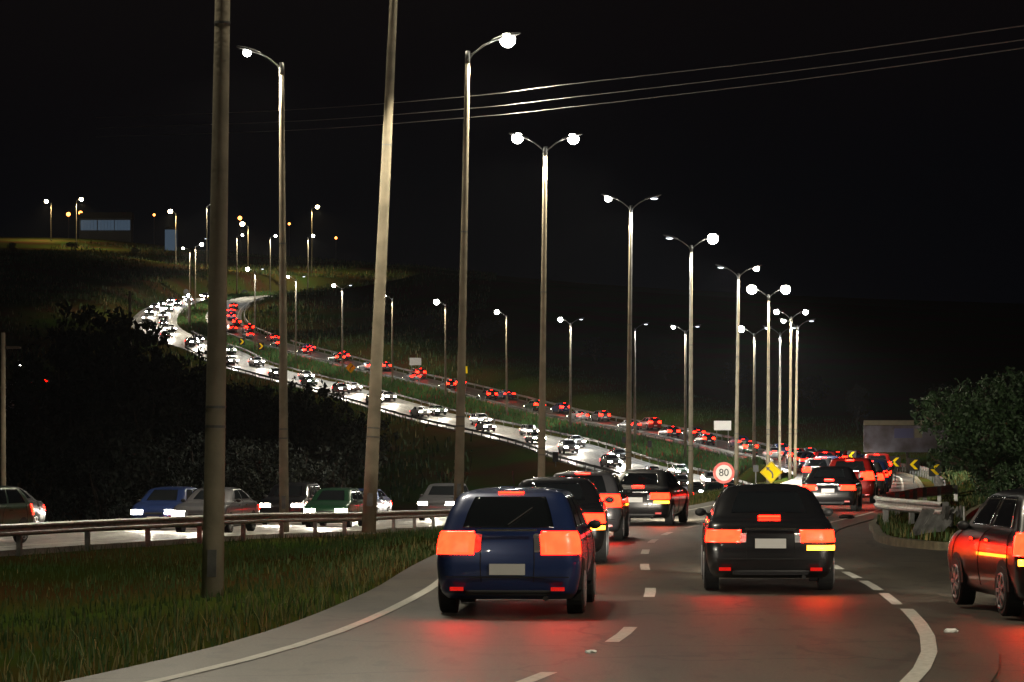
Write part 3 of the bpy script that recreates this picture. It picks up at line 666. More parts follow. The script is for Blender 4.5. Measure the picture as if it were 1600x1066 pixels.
b = MB(); b.prism([(-2.1, Z-e+1.6), (2.1, Z-e+1.6), (0, Z-e+2.8)], -.3, 4.4); b.build('roof', M['roof'], t)
# traffic pole at bend
X, Yy, Z = P(295, 462, 630); e = gh(X, 630)
t = empty('service_pole', (X, 630, e), 0, 'short dark service pole with a tiny white light beside the bend', 'pole'); b = MB(); b.tube([(0, 0, 0), (0, 0, Z-e)], .22, 8); b.build('pole', M['lampbody'], t)
b = MB(); b.ell((0, -.3, Z-e), (.35, .35, .35), 10, 6); b.build('lens', M['lens_w'], t, True)
b = MB(); b.box((0, -.1, Z-e-2.2), (.5, .4, 1.5)); b.build('box', M['galv'], t)
# slim poles at far left
for (x, yt, yb, z, l) in ((5, 520, 800, 120, 'thin pale utility pole at the left edge of the view'), (203, 455, 520, 560, 'thin pole standing where the side road meets the bend')):
    X = (x-800)*z/F; e = gh(X, z); Z = HC+(HY-yt)*z/F
    t = empty('utility_pole', (X, z, e-.2), 0, l, 'pole'); b = MB(); b.tube([(0, 0, 0), (0, 0, Z-e+.2)], [.12*z/200+.05, .08*z/200+.04], 10); b.build('pole', M['concrete'], t, True)
    b = MB(); b.box((0, 0, Z-e-.4), (1.4, .1, .1)); b.build('crossarm', M['bark'], t)

# ------------------------------------------------------------------ vegetation
def leafcloud(blobs, n, size, flat=.5):
    v = []; f = []
    tot = sum(b[3]*b[4]*b[5] for b in blobs)
    for bx, by, bz, rx, ry, rz in blobs:
        k = int(n*rx*ry*rz/tot)
        nc = max(4, k//22)
        for c in range(nc):
            u = rng.normal(size=3); u /= np.linalg.norm(u); rr = rng.random()**.28
            cc = np.array([bx, by, bz])+u*rr*np.array([rx, ry, rz])*(1+.18*rng.normal())
            cr = .16*min(rx, rz)*(.5+rng.random())
            for j in range(22):
                p = cc+rng.normal(size=3)*cr*.75; s = size*(.55+.9*rng.random())
                a = rng.normal(size=3); a /= np.linalg.norm(a); bb = np.cross(a, rng.normal(size=3)); bb /= np.linalg.norm(bb)
                i = len(v); v += [tuple(p-a*s), tuple(p+bb*s*flat), tuple(p+a*s), tuple(p-bb*s*flat)]; f.append((i, i+1, i+2, i+3))
    return v, f
def make_tree(H, blobs, n, size, leaf, nm='tree', seed=0):
    tr = MB(); top = max(b[2] for b in blobs)
    rnd = random.Random(seed)
    pts = [(0, 0, -1)]+[(rnd.uniform(-.15, .15)*i, rnd.uniform(-.15, .15)*i, top*.75*i/5) for i in range(1, 6)]
    tr.tube(pts, [H*.035, H*.03, H*.026, H*.02, H*.014, H*.008], 8)
    for b in blobs:
        s = pts[rnd.choice([2, 3])]
        tr.tube([s, ((s[0]+b[0])/2, (s[1]+b[1])/2, (s[2]+b[2])/2+.3), (b[0], b[1], b[2]), (b[0]*1.1, b[1]*1.1, b[2]+b[5]*.6)], [H*.014, H*.010, H*.006, H*.002], 6)
    tm = tr.mesh('trunk', M['bark'], True)
    v, f = leafcloud(blobs, n, size)
    cm = bpy.data.meshes.new('crown'); cm.from_pydata(v, [], f); cm.materials.append(leaf)
    return tm, cm
def rand_blobs(W, H, n, seed):
    rnd = random.Random(seed); out = []
    for i in range(n):
        a = rnd.uniform(0, 6.28); r = rnd.uniform(.15, .62)*W/2; z = H*rnd.uniform(.38, .86)
        k = W*rnd.uniform(.16, .27)*(1.1-.5*abs(z/H-.6)); out.append((r*math.cos(a), r*math.sin(a), z, k, k, k*.72))
    out.append((0, 0, H*.84, W*.2, W*.2, H*.15)); return out
tv = [make_tree(10, rand_blobs(10, 10, 11, s), 7500, .17, M['leafdark'], seed=s) for s in (1, 2, 3)]
def place_tree(mesh, x, y, H, rz, label, group, sx=1, cat='tree', name='tree', base=None):
    t = empty(name, (x, y, gh(x, y) if base is None else base), rz, label, cat, group); k = H/10; t.scale = (k*sx, k*sx, k)
    for nm, me in zip(('trunk', 'crown'), mesh):
        o = bpy.data.objects.new(nm, me); C.objects.link(o); o.parent = t
GL = 'dark trees in the valley on the left'
for i, (x, yt, z, sx, lab) in enumerate([(140, 482, 262, .75, 'tallest dark tree in the valley, its crown left of the hilltop bend'), (92, 560, 240, 1.0, 'dark tree with its crown just left of the tallest one'), (200, 560, 236, .9, 'broad dark tree right under the tallest crown'),
                        (275, 556, 224, .85, 'dark tree reaching up to the headlights of the bend'), (340, 592, 218, .85, 'dark tree behind the thickest lamp post'), (405, 606, 212, .8, 'dark tree left of the single-arm lamp post'),
                        (470, 602, 206, .8, 'dark tree right of the single-arm lamp post'), (520, 622, 200, .85, 'rounded dark tree at the right end of the valley row'), (45, 660, 190, .9, 'low dark tree at the left edge'), (160, 668, 180, .9, 'low dark tree in front of the tallest one'),
                        (300, 680, 170, 1.0, 'low dark tree just left of the thickest post foot'), (420, 690, 165, 1.0, 'low dark tree behind the single-arm post foot'), (240, 610, 205, .9, 'dark tree in the middle of the valley row')]):
    X = (x-800)*z/F; e = gh(X, z)-.5; H = (HC+(HY-yt)*z/F-e)*1.03
    place_tree(tv[i % 3], X, z, H, i*1.3, lab, GL, sx, base=e)
for i, (x, yt, z, sx, lab) in enumerate([(18, 385, 900, .9, 'dark shrubby tree at the far left of the upper slope'), (112, 388, 960, 1.2, 'dark bush below the left warm lamps'), (210, 392, 880, .9, 'small round dark tree on the upper slope'), (340, 432, 800, 1.0, 'dark tree behind the thickest post on the upper slope')]):
    X = (x-800)*z/F; e = gh(X, z)-.5; H = max(3.5, HC+(HY-yt)*z/F-e); place_tree(tv[i % 3], X, z, H, i, lab, 'dark trees on the upper slope', sx*1.1, base=e)
for i, (x, yt, z, sx, lab) in enumerate([(660, 520, 560, 1.1, 'faint tree left of centre beyond the uphill carriageway'), (760, 530, 540, 1.1, 'faint tree beyond the bank at the centre'), (930, 560, 500, 1.1, 'faint tree beyond the bank right of centre'), (1040, 575, 470, 1.0, 'faint dark tree above the pale notice board'), (1150, 600, 450, 1.0, 'faint dark tree behind the lamp cluster'),
                        (1270, 625, 420, 1.1, 'faint dark tree right of the lamp cluster'), (1340, 600, 380, .6, 'thin dark tree standing left of the billboard'), (1500, 600, 300, 1.2, 'dark tree behind the billboard')]):
    X = (x-800)*z/F; e = gh(X, z)-.5; H = max(5, HC+(HY-yt)*z/F-e); place_tree(tv[(i+1) % 3], X, z, H, i*2, lab, 'faint trees beyond the road', sx, base=e)
# big green tree on the right
bl = [(-2.1, 0, 5.0, 1.3, 1.2, .9), (-1.2, .3, 4.2, 1.3, 1.3, .9), (0, 0, 5.4, 1.8, 1.5, 1.1), (.2, -.4, 3.6, 1.8, 1.5, 1.2), (1.8, 0, 5.6, 1.6, 1.5, 1.1), (2.0, 0, 4.0, 1.9, 1.5, 1.3), (-1.5, -.3, 2.9, 1.1, 1.1, .8), (.6, .2, 2.4, 1.8, 1.4, 1.1),
      (2.6, -.3, 2.5, 1.6, 1.3, 1.2), (3.8, 0, 4.8, 1.6, 1.5, 1.4), (4.2, 0, 3.2, 1.6, 1.5, 1.4), (-2.6, 0, 4.6, .6, .6, .35), (-2.3, 0, 2.7, .5, .5, .35), (1.6, 0, 1.4, 1.6, 1.2, .9), (3.6, 0, 1.5, 1.5, 1.2, 1.0)]
tm = make_tree(7, bl, 26000, .10, M['leaf'], seed=5)
X = (1540-800)*118/F; e = gh(X, 118)
place_tree(tm, X, 118, 10*.86, 0, 'large leafy green tree on the right verge above the ramp', None, base=e-.6)
bl2 = [(0, 0, 1.2, 1.6, 1.2, .9), (1.5, 0, 1.4, 1.4, 1.2, 1.0), (-1.2, 0, .8, 1.0, 1, .6), (3, 0, 1.3, 1.5, 1.2, 1.0)]
tm = make_tree(3, bl2, 6000, .10, M['leaf'], seed=8)
place_tree(tm, (1585-800)*110/F, 110, 10*.7, 0, 'low dense bush under the large green tree', None, cat='bush', name='bush')

def blades(name, pts, hmin, hmax, w, mats, mi=None, bend=.35):
    v = []; f = []; m = []
    for i, (x, y, z) in enumerate(pts):
        a = rng.random()*6.283; h = hmin+(hmax-hmin)*rng.random()**1.5; dx, dy = math.cos(a), math.sin(a); b = rng.random()*bend*h; c = rng.random()*6.283
        bx, by = math.cos(c)*b, math.sin(c)*b; k = len(v)
        v += [(x-dx*w, y-dy*w, z), (x+dx*w, y+dy*w, z), (x+dx*w*.7+bx*.35, y+dy*w*.7+by*.35, z+h*.6), (x-dx*w*.7+bx*.35, y-dy*w*.7+by*.35, z+h*.6), (x+bx, y+by, z+h)]
        f += [(k, k+1, k+2, k+3), (k+3, k+2, k+4)]; g = mi(x, y) if mi else 0; m += [g, g]
    o = raw(name, v, f, mats, mi=m); return tag(o, kind='stuff')
# left verge grass between main road and near barrier
def region(n, x0, x1, y0, y1, test, pw=1.):
    x = x0+(x1-x0)*rng.random(n); y = y0+(y1-y0)*rng.random(n)**pw
    k = test(x, y); x, y = x[k], y[k]; z = ground(x, y); return np.stack([x, y, z], 1)
redx = lambda y: np.interp(y, red.p[:170, 1], red.p[:170, 0]); whx = lambda y: np.interp(y, white.p[:190, 1], white.p[:190, 0])
cl = lambda x, y: (np.sin(x*1.7+np.sin(y*.9)*2)*np.sin(y*.55+x*.4)+rng.normal(size=len(x))*.5) > -.5
pts = region(120000, -16, 16, 23, 200, lambda x, y: (x < redx(y)-3.85-.25*rng.random(len(x))) & (x > whx(y)+5.3) & cl(x, y), 1.4)
o = blades('verge_grass', pts.tolist(), .06, .22, .010, [M['grass'], M['dry']], mi=lambda x, y: 1 if rng.random() < (.55 if x > np.interp(y, red.p[:60, 1], red.p[:60, 0])-5.2 else .12) else 0)
o['label'] = 'green grass with dry weeds on the left verge'; o['category'] = 'grass'
# tall weeds next to the kerb
pts = region(9000, -6, 2, 24, 60, lambda x, y: (x < redx(y)-4.0) & (x > redx(y)-5.6) & (np.sin(y*1.9) > -.2))
o = blades('roadside_weeds', pts.tolist(), .12, .42, .008, [M['dry'], M['grass']], mi=lambda x, y: int(rng.random() < .5), bend=.7); o['label'] = 'dry yellowish weeds along the road edge'; o['category'] = 'weeds'
# planted strip on the hill
pts = []
for q in np.arange(0, med.len-20, .11):
    hw = 3.0 if med.at(q).y > 345 else 1.5
    for _ in range(9):
        p = med.at(q, rng.uniform(-hw, hw)); pts.append((p.x, p.y, p.z))
pp = np.array(pts); pp[:, 2] = ground(pp[:, 0], pp[:, 1])
o = blades('strip_planting', pp.tolist(), .25, .95, .085, [M['median'], M['redleaf']], mi=lambda x, y: int(rng.random() < .06)); o['label'] = 'low green planting with reddish tips in the central strip'; o['category'] = 'planting'
# bank beyond uphill carriageway, right verge, island
pts = region(60000, -60, 60, 150, 640, lambda x, y: (np.interp(y, red.p[::2, 1][:230], red.p[::2, 0][:230])+5 < x) & (x < np.interp(y, red.p[::2, 1][:230], red.p[::2, 0][:230])+24))
o = blades('bank_grass', pts.tolist(), .15, .5, .04, [M['grass']]); o['label'] = 'dim rough grass on the bank beyond the uphill lanes'; o['category'] = 'grass'
pts = []
from mathutils import geometry
while len(pts) < 9000:
    x, y = rng.uniform(8, 22), rng.uniform(58.5, 131)
    inside = False; n = len(ik)
    for i in range(n):
        x1, y1 = ik[i][0], ik[i][1]; x2, y2 = ik[(i+1) % n][0], ik[(i+1) % n][1]
        if (y1 > y) != (y2 > y) and x < (x2-x1)*(y-y1)/(y2-y1)+x1: inside = not inside
    if inside: pts.append((x, y, eR(y)+.13))
o = blades('island_grass', pts, .06, .28, .014, [M['grass'], M['dry']], mi=lambda x, y: int(rng.random() < .25)); o['label'] = 'patchy grass on the traffic island'; o['category'] = 'grass'
pts = region(30000, 12, 45, 60, 260, lambda x, y: (x > redx(y)+5.6) & (x > np.interp(y, [0, 40, 58, 84, 108, 133, 155, 170], [13, 13.4, 15, 19.5, 24.5, 31.5, 38, 10])))
o = blades('right_verge_grass', pts.tolist(), .1, .4, .03, [M['grass'], M['dry']], mi=lambda x, y: int(rng.random() < .3)); o['label'] = 'dark grass on the right verge by the billboard'; o['category'] = 'grass'
pts = region(70000, -150, -5, 330, 1020, lambda x, y: (np.sin(x*.21+np.sin(y*.05)*3)*np.sin(y*.06+x*.08)+rng.normal(size=len(x))*.35 > -.1))
dw = np.array([np.min((white.p[::3, 0]-a[0])**2+(white.p[::3, 1]-a[1])**2) for a in pts]); dr = np.array([np.min((red.p[::3, 0]-a[0])**2+(red.p[::3, 1]-a[1])**2) for a in pts])
pts = pts[(dw > 40) & (dr > 30)]
o = blades('hillside_scrub', pts.tolist(), .3, 1.3, .12, [M['grass'], M['dry']], mi=lambda x, y: int(rng.random() < .2)); o['label'] = 'dim rough scrub over the dark hillside'; o['category'] = 'scrub'
# loose stones and litter on the road
for (x, y, s, l) in ((923, 1020, .035, 'small pale scrap lying on the asphalt near the bottom centre'), (1322, 802, .14, 'dark lump lying on the edge line of the bend'), (1485, 988, .05, 'bit of pale litter just right of the curved edge line')):
    z = (HC)*F/(y-HY); X = (x-800)*z/F; b = MB()
    bm = bmesh.new(); bmesh.ops.create_icosphere(bm, subdivisions=2, radius=s)
    for vv in bm.verts: vv.co = Vector((vv.co.x*1.6, vv.co.y, vv.co.z*.5))*(1+random.uniform(-.25, .25))
    me = bpy.data.meshes.new('debris'); bm.to_mesh(me); bm.free(); me.materials.append(M['s_black'] if 'dark' in l else M['s_white'])
    o = bpy.data.objects.new('road_debris', me); C.objects.link(o); o.location = (X, z, eR(z)+s*.3); tag(o, l, 'debris', 'litter on the road')

# ------------------------------------------------------------------ cars
KIND = {
 'saloon': dict(S=[(.20, -2.05, 2.05, .76), (.28, -2.17, 2.17, .82), (.45, -2.22, 2.22, .865), (.62, -2.22, 2.20, .88), (.76, -2.19, 2.13, .875), (.86, -2.15, 1.98, .86), (.93, -2.10, 1.7, .84), (.975, -2.0, 1.3, .82),
                  (1.0, -1.74, 1.0, .80), (1.05, -1.60, .92, .775), (1.2, -1.32, .66, .72), (1.34, -1.02, .42, .64), (1.41, -.82, .22, .57), (1.45, -.55, -.02, .42)], win=(1.06, 1.36), tail=(.66, .86), wh=(-1.32, 1.38), r=.31),
 'hatchback': dict(S=[(.20, -1.80, 1.85, .74), (.28, -1.92, 1.95, .80), (.45, -1.98, 1.99, .84), (.62, -1.98, 1.98, .855), (.76, -1.96, 1.90, .85), (.88, -1.93, 1.72, .84), (.96, -1.90, 1.4, .82), (1.0, -1.87, 1.08, .80),
                  (1.06, -1.82, .98, .78), (1.22, -1.68, .72, .73), (1.38, -1.5, .45, .66), (1.45, -1.36, .2, .59), (1.49, -1.05, -.05, .42)], win=(1.04, 1.40), tail=(.72, 1.0), wh=(-1.2, 1.25), r=.30),
 'suv': dict(S=[(.26, -2.05, 2.05, .80), (.36, -2.17, 2.17, .87), (.55, -2.22, 2.22, .91), (.75, -2.22, 2.21, .92), (.92, -2.20, 2.14, .915), (1.04, -2.18, 1.9, .90), (1.1, -2.17, 1.5, .885), (1.14, -2.15, 1.12, .87),
                  (1.2, -2.12, 1.02, .85), (1.4, -2.02, .72, .79), (1.58, -1.9, .45, .73), (1.66, -1.78, .22, .66), (1.70, -1.5, -.05, .5)], win=(1.18, 1.58), tail=(.86, 1.20), wh=(-1.35, 1.38), r=.36)}
NR, NCN, NS = 16, 6, 40                     # points on the rear edge, corner, side of every slice
def ring(yr, yf, hw, z, rc):
    pts = []; rc = min(rc, hw*.8, (yf-yr)*.3)
    bow = .07*(hw/.85)
    def add(x, y):
        k = max(0, 1-(x/hw)**2); pts.append((x*(1+.0), y+(-bow if y < (yr+yf)/2 else bow)*k*0 + 0, z))
    for i in range(NR): x = -(hw-rc)+2*(hw-rc)*i/NR; pts.append((x, yr-bow*(1-(x/(hw))**2), z))
    y0 = yr-bow*(1-((hw-rc)/hw)**2)
    for i in range(NCN): a = math.pi/2*i/NCN; pts.append((hw-rc+rc*math.sin(a), y0+rc-rc*math.cos(a), z))
    for i in range(NS): y = y0+rc+(yf-rc-(y0+rc))*i/NS; pts.append((hw, y, z))
    for i in range(NCN): a = math.pi/2*i/NCN; pts.append((hw-rc+rc*math.cos(a), yf-rc+rc*math.sin(a), z))
    for i in range(NR): x = (hw-rc)-2*(hw-rc)*i/NR; pts.append((x, yf+bow*(1-(x/hw)**2)*1.3-bow*1.3*(1-((hw-rc)/hw)**2), z))
    for i in range(NCN): a = math.pi/2*i/NCN; pts.append((-(hw-rc)-rc*math.sin(a), yf-rc+rc*math.cos(a), z))
    for i in range(NS): y = yf-rc-(yf-rc-(y0+rc))*i/NS; pts.append((-hw, y, z))
    for i in range(NCN): a = math.pi/2*i/NCN; pts.append((-(hw-rc)-rc*math.cos(a), y0+rc-rc*math.sin(a), z))
    return pts
def car_grid(k):
    S = KIND[k]['S']; pts = []
    for i in range(len(S)-1):
        p0, p1, p2, p3 = [np.array(S[max(0, min(len(S)-1, j))], float) for j in (i-1, i, i+1, i+2)]
        n = 4 if S[i+1][0]-S[i][0] > .05 else 3
        for q in range(n):
            t = q/n; m1 = (p2-p0)/2*.6; m2 = (p3-p1)/2*.6
            h = (2*t**3-3*t*t+1)*p1+(t**3-2*t*t+t)*m1+(-2*t**3+3*t*t)*p2+(t**3-t*t)*m2; pts.append(h)
    pts.append(np.array(S[-1]))
    top = S[-1][0]; a = pts[-1]
    pts.append(np.array([top+.012, a[1]+.3, a[2]-.15, a[3]*.6])); pts.append(np.array([top+.014, a[1]+.5, a[2]-.3, a[3]*.2]))
    rows = []
    for h in pts:
        rc = .22 if h[0] < KIND[k]['win'][0]-.08 else .17
        rows.append(ring(h[1], h[2], h[3], h[0], rc))
    return np.array([h[0] for h in pts]), np.array(rows)
NN = 2*(NR+NS)+4*NCN
def seg(a, b): return [i % NN for i in range(a, b+1)]
RE0 = 0; RC1 = NR; RS = NR+NCN; FC1 = RS+NS; FE = FC1+NCN; FC2 = FE+NR; LS = FC2+NCN; RC2 = LS+NS
def make_car(k, name, tailm='tail', headm='head', amber=None):
    K = KIND[k]; zz, G = car_grid(k); root = empty(name)
    v = G.reshape(-1, 3); nr = len(zz)
    f = [(i*NN+j, i*NN+(j+1) % NN, (i+1)*NN+(j+1) % NN, (i+1)*NN+j) for i in range(nr-1) for j in range(NN)]
    f += [tuple(range(NN-1, -1, -1)), tuple((nr-1)*NN+j for j in range(NN))]
    body = raw('body', v.tolist(), f, M['plastic'], root, True)
    # normals
    Nn = np.zeros_like(G); 
    du = np.roll(G, -1, 1)-np.roll(G, 1, 1); dv = np.gradient(G, axis=0); Nn = np.cross(du, dv); Nn /= np.maximum(np.linalg.norm(Nn, axis=2), 1e-9)[..., None]
    def panel(nm, z0, z1, cols, m, off=.007, parent=root, shape=None):
        r = [i for i in range(nr) if z0-1e-6 <= zz[i] <= z1+1e-6]
        if len(r) < 2: return None
        vv = []; ff = []; nc = len(cols)
        for i in r:
            for j in cols: vv.append(tuple(G[i, j]+Nn[i, j]*off))
        for a in range(len(r)-1):
            for b in range(nc-1): ff.append((a*nc+b, a*nc+b+1, (a+1)*nc+b+1, (a+1)*nc+b))
        # rim back into the body
        base = len(vv)
        for i in r:
            for j in cols: vv.append(tuple(G[i, j]-Nn[i, j]*.01))
        for a in range(len(r)-1):
            for b in (0, nc-1): ff.append((a*nc+b, (a+1)*nc+b, base+(a+1)*nc+b, base+a*nc+b))
        for b in range(nc-1):
            for a in (0, len(r)-1): ff.append((a*nc+b, a*nc+b+1, base+a*nc+b+1, base+a*nc+b))
        return raw(nm, vv, ff, m, parent, True)
    w0, w1 = K['win']
    panel('rear_window', w0, w1, seg(1, NR-1), M['glass'])
    panel('windscreen', w0, w1, seg(FE+1, FE+NR-1), M['glass'])
    a, b = int(NS*.08), int(NS*.92); mid = (a+b)//2
    for s0 in (RS, LS):
        panel('side_window', w0, w1, seg(s0+a, s0+mid-1), M['glass']); panel('side_window', w0, w1, seg(s0+mid+1, s0+b), M['glass'])
    t0, t1 = K['tail']
    panel('tail_light', t0, t1, seg(NR-3, NR+NCN), M[tailm]); panel('tail_light', t0, t1, seg(RC2, RC2+NCN+3), M[tailm])
    if amber == 'r': panel('indicator', t0-.11, t0-.005, seg(NR-2, NR+NCN-1), M['amber'], .008)
    if amber == 'l': panel('indicator', t0-.13, t0-.005, seg(RC2+2, RC2+NCN+3), M['amber'], .008)
    panel('reversing_lens', t0+.02, t1-.02, seg(NR-4, NR-3), M['headoff'], .006); panel('reversing_lens', t0+.02, t1-.02, seg(RC2+NCN+3, RC2+NCN+4), M['headoff'], .006)
    if k != 'saloon':
        b_ = MB(); jw = [int(np.argmin(abs(zz-(w0+.02)))), int(np.argmin(abs(zz-(w0+.2))))]
        b_.tube([tuple(G[jw[0], NR//2]+Nn[jw[0], NR//2]*.03), tuple(G[jw[1], NR//2+4]+Nn[jw[1], NR//2+4]*.03)], .007, 6); b_.build('rear_wiper', M['black'], root)
    if k != 'saloon':
        b_ = MB(); b_.tube([(0, K['S'][-1][1]+.15, K['S'][-1][0]), (0, K['S'][-1][1]-.12, K['S'][-1][0]+.22)], [.008, .004], 5); b_.build('aerial', M['plastic'], root)
    h0 = .58 if k != 'suv' else .74
    panel('headlight', h0, h0+.16, seg(FC1+2, FE+3), M[headm], .01); panel('headlight', h0, h0+.16, seg(FE+NR-3, FE+NR+NCN-2), M[headm], .01)
    panel('grille', h0-.02, h0+.10, seg(FE+4, FE+NR-4), M['plastic'], .006)
    panel('lower_grille', .27, .42, seg(FE+2, FE+NR-2), M['black'], .006)
    panel('rear_bumper_insert', .24, .36, seg(1, NR-1), M['plastic'], .008)
    bz = t0+.02 if k == 'saloon' else .56
    yb = -G[:, :, 1].min()
    b_ = MB(); b_.box((0, -yb-.012, bz), (.42, .02, .13)); b_.build('number_plate', M['plate'], root)
    yf = G[:, :, 1].max(); b_ = MB(); b_.box((0, yf+.012, .46), (.42, .02, .12)); b_.build('number_plate', M['plate'], root)
    b_ = MB(); zb = w0-.03 if k == 'saloon' else w1+.05
    j = int(np.argmin(abs(zz-zb))); yy = G[j, NR//2, 1]; b_.box((0, yy-.01, zz[j]), (.3, .03, .025)); b_.build('brake_light', M[tailm], root)
    b_ = MB(); b_.box((0, -yb-.004, t1+.02), (.7, .03, .025)); b_.build('boot_trim', M['chrome'], root)
    r = K['r']; hw = K['S'][3][3]
    # shut lines: doors and boot lid, following the body skin
    def line(cols, z0, z1):
        rr = [i for i in range(nr) if z0 <= zz[i] <= z1]
        b2 = MB(); pth = [tuple(G[i, c_]+Nn[i, c_]*.002) for i in rr for c_ in cols]
        if len(pth) > 1: b2.tube(pth, .0055, 5); b2.build('shut_line', M['black'], root)
    for s0 in (RS, LS):
        for c_ in (a, mid, b): line([s0+c_], .30, w0-.02)
    line([4], .40, t0+.22); line([NR-4], .40, t0+.22)
    for sd in (-1, 1):
        b_ = MB(); b_.box((sd*(hw-.26), -yb-.004, .33), (.16, .02, .045)); b_.build('reflector', M['reflglow'], root)
    b_ = MB(); b_.box((0, -yb-.006, .47), (hw*1.7, .02, .012)); b_.build('bumper_gap', M['black'], root)
    for yw in K['wh']:
        for sd in (-1, 1):
            b_ = MB(); n = 28
            # arch
            arch = [(yw+(r+.07)*math.cos(math.pi*i/16), r+(r+.07)*math.sin(math.pi*i/16)) for i in range(17)]
            xo = sd*(hw+.004); xi = sd*(hw-.12)
            bb = MB(); bb.add([(xo, y, z) for y, z in arch]+[(xi, y, z) for y, z in arch], [tuple(range(17))]+[(i, i+1, i+18, i+17) for i in range(16)])
            bb.build('wheel_arch', M['black'], root)
            def cyl(mb, x0, x1, r_, r2=None):
                r2 = r2 or r_
                vv = [(x0, yw+r_*math.cos(2*math.pi*i/n), r+r_*math.sin(2*math.pi*i/n)) for i in range(n)]+[(x1, yw+r2*math.cos(2*math.pi*i/n), r+r2*math.sin(2*math.pi*i/n)) for i in range(n)]
                mb.add(vv, [(i, (i+1) % n, (i+1) % n+n, i+n) for i in range(n)]+[tuple(range(n)), tuple(range(2*n-1, n-1, -1))])
            cyl(b_, sd*(hw-.19), sd*(hw-.01), r); cyl(b_, sd*(hw-.01), sd*(hw+.012), r, r*.93); wo = b_.build('wheel', M['black'], root, False)
            b_ = MB(); cyl(b_, sd*(hw+.005), sd*(hw+.018), r*.22)
            for s_ in range(7):
                a_ = 2*math.pi*s_/7; c_ = Vector((sd*(hw+.018), yw+math.cos(a_)*r*.40, r+math.sin(a_)*r*.40)); b_.box(c_, (.018, r*.56, .045), rot=Matrix.Rotation(a_, 3, 'X'))
            b_.tube([(sd*(hw+.014), yw+r*.68*math.cos(2*math.pi*i/28), r+r*.68*math.sin(2*math.pi*i/28)) for i in range(29)], .014, 6)
            b_.build('rim', M['rim'], wo)
    for sd in (-1, 1):
        b_ = MB(); b_.ell((sd*(hw+.045), .66 if k != 'suv' else .78, w0-.02), (.085, .05, .06), 12, 8); b_.tube([(sd*(hw-.12), .68, w0-.07), (sd*(hw+.02), .66, w0-.03)], .02, 6); b_.build('mirror', M['plastic'], root, True)
        for yh in (-.42, .38):
            b_ = MB(); b_.box((sd*(hw-.0), yh, w0-.17), (.03, .16, .028)); b_.build('door_handle', M['chrome'], root)
    b_ = MB(); b_.tube([(.45, -yb-.03, .22), (.45, -yb+.2, .22)], .03, 8); b_.build('exhaust', M['black'], root)
    return root
PAINTS = {'white': (.62, .62, .60), 'silver': (.38, .38, .39), 'black': (.012, .012, .014), 'grey': (.10, .10, .11), 'red': (.30, .012, .010), 'blue': (.02, .04, .14), 'green': (.015, .06, .03), 'beige': (.33, .28, .2)}
PM = {k: mat(k+'_car_paint', c, .32, metal=.25, coat=.8) for k, c in PAINTS.items()}
PROTO = {}
for k in KIND:
    for a in (None, 'r', 'l'):
        PROTO[(k, a)] = make_car(k, 'car' if k != 'suv' else 'suv', amber=a)
used = set()
def spot(parent, yf, z, power, pitch=-2.5, yaw=0):
    l = SPOTS.setdefault(power, None)
    if l is None:
        l = bpy.data.lights.new('headlight_beam', 'SPOT'); l.energy = power; l.color = (1, .90, .74); l.spot_size = R(62); l.spot_blend = .9; l.shadow_soft_size = .08; SPOTS[power] = l
    o = bpy.data.objects.new('headlight_beam', l); C.objects.link(o); o.parent = parent; o.location = (0, yf, z); o.rotation_euler = (R(90+pitch), 0, yaw); return o
SPOTS = {}
def put_car(k, col, loc, rz, label, group, amber=None, beam=0, scale=1):
    pr = PROTO[(k, amber)]
    if (k, amber) in used: o = copy_tree(pr)
    else: used.add((k, amber)); o = pr
    o.location = loc; o.rotation_euler = (0, 0, rz)
    tag(o, label, 'car', group)
    for ch in o.children:
        if ch.name.split('.')[0] == 'body': ch.material_slots[0].link = 'OBJECT'; ch.material_slots[0].material = PM[col]
    if beam: spot(o, 2.35, .7, beam)
    return o
KN = {'saloon': 'saloon car', 'hatchback': 'small hatchback', 'suv': 'tall SUV'}
GN = 'cars driving away on the main road'
def on_red(q, lane, **kw): p = red.at(q, lane, .004); return tuple(p), red.ang(q)
def put_red(k, col, y, lane, label, group=GN, amber=None, beam=0):
    q = Y(y) if y < 325 else red.s_at_y(y); p, a = on_red(q, lane); return put_car(k, col, p, a, label, group, amber, beam)
put_red('hatchback', 'blue', 37, -1.55, 'dark blue hatchback in the left lane, the nearest car', beam=700)
put_red('saloon', 'black', 53, -1.55, 'black saloon in the left lane ahead of the dark blue hatchback', amber='r', beam=1500)
put_red('hatchback', 'grey', 66, -1.55, 'grey hatchback two ahead of the dark blue hatchback in the left lane', beam=2500)
near_car = put_red('saloon', 'black', 80, -1.6, 'low black saloon in the left lane just before the speed limit sign', amber='r', beam=13000)
lane_car = put_red('saloon', 'black', 43, 1.65, 'black saloon braking in the right lane below the yellow diamond sign', amber='r', beam=1500)
put_car('hatchback', 'black', (6.55, 36.5, .004), R(4), 'black hatchback half out of frame at the right edge with amber indicator on', 'cars leaving on the ramp', 'l', 700)
put_car('saloon', 'grey', (20.5, 97, eR(97)), R(-40), 'grey saloon far up the ramp at the right edge', 'cars leaving on the ramp', None, 0)
cols = ['black', 'grey', 'blue', 'black', 'red', 'silver', 'blue', 'black', 'grey', 'green']
kinds = ['saloon', 'hatchback', 'saloon', 'suv', 'hatchback']
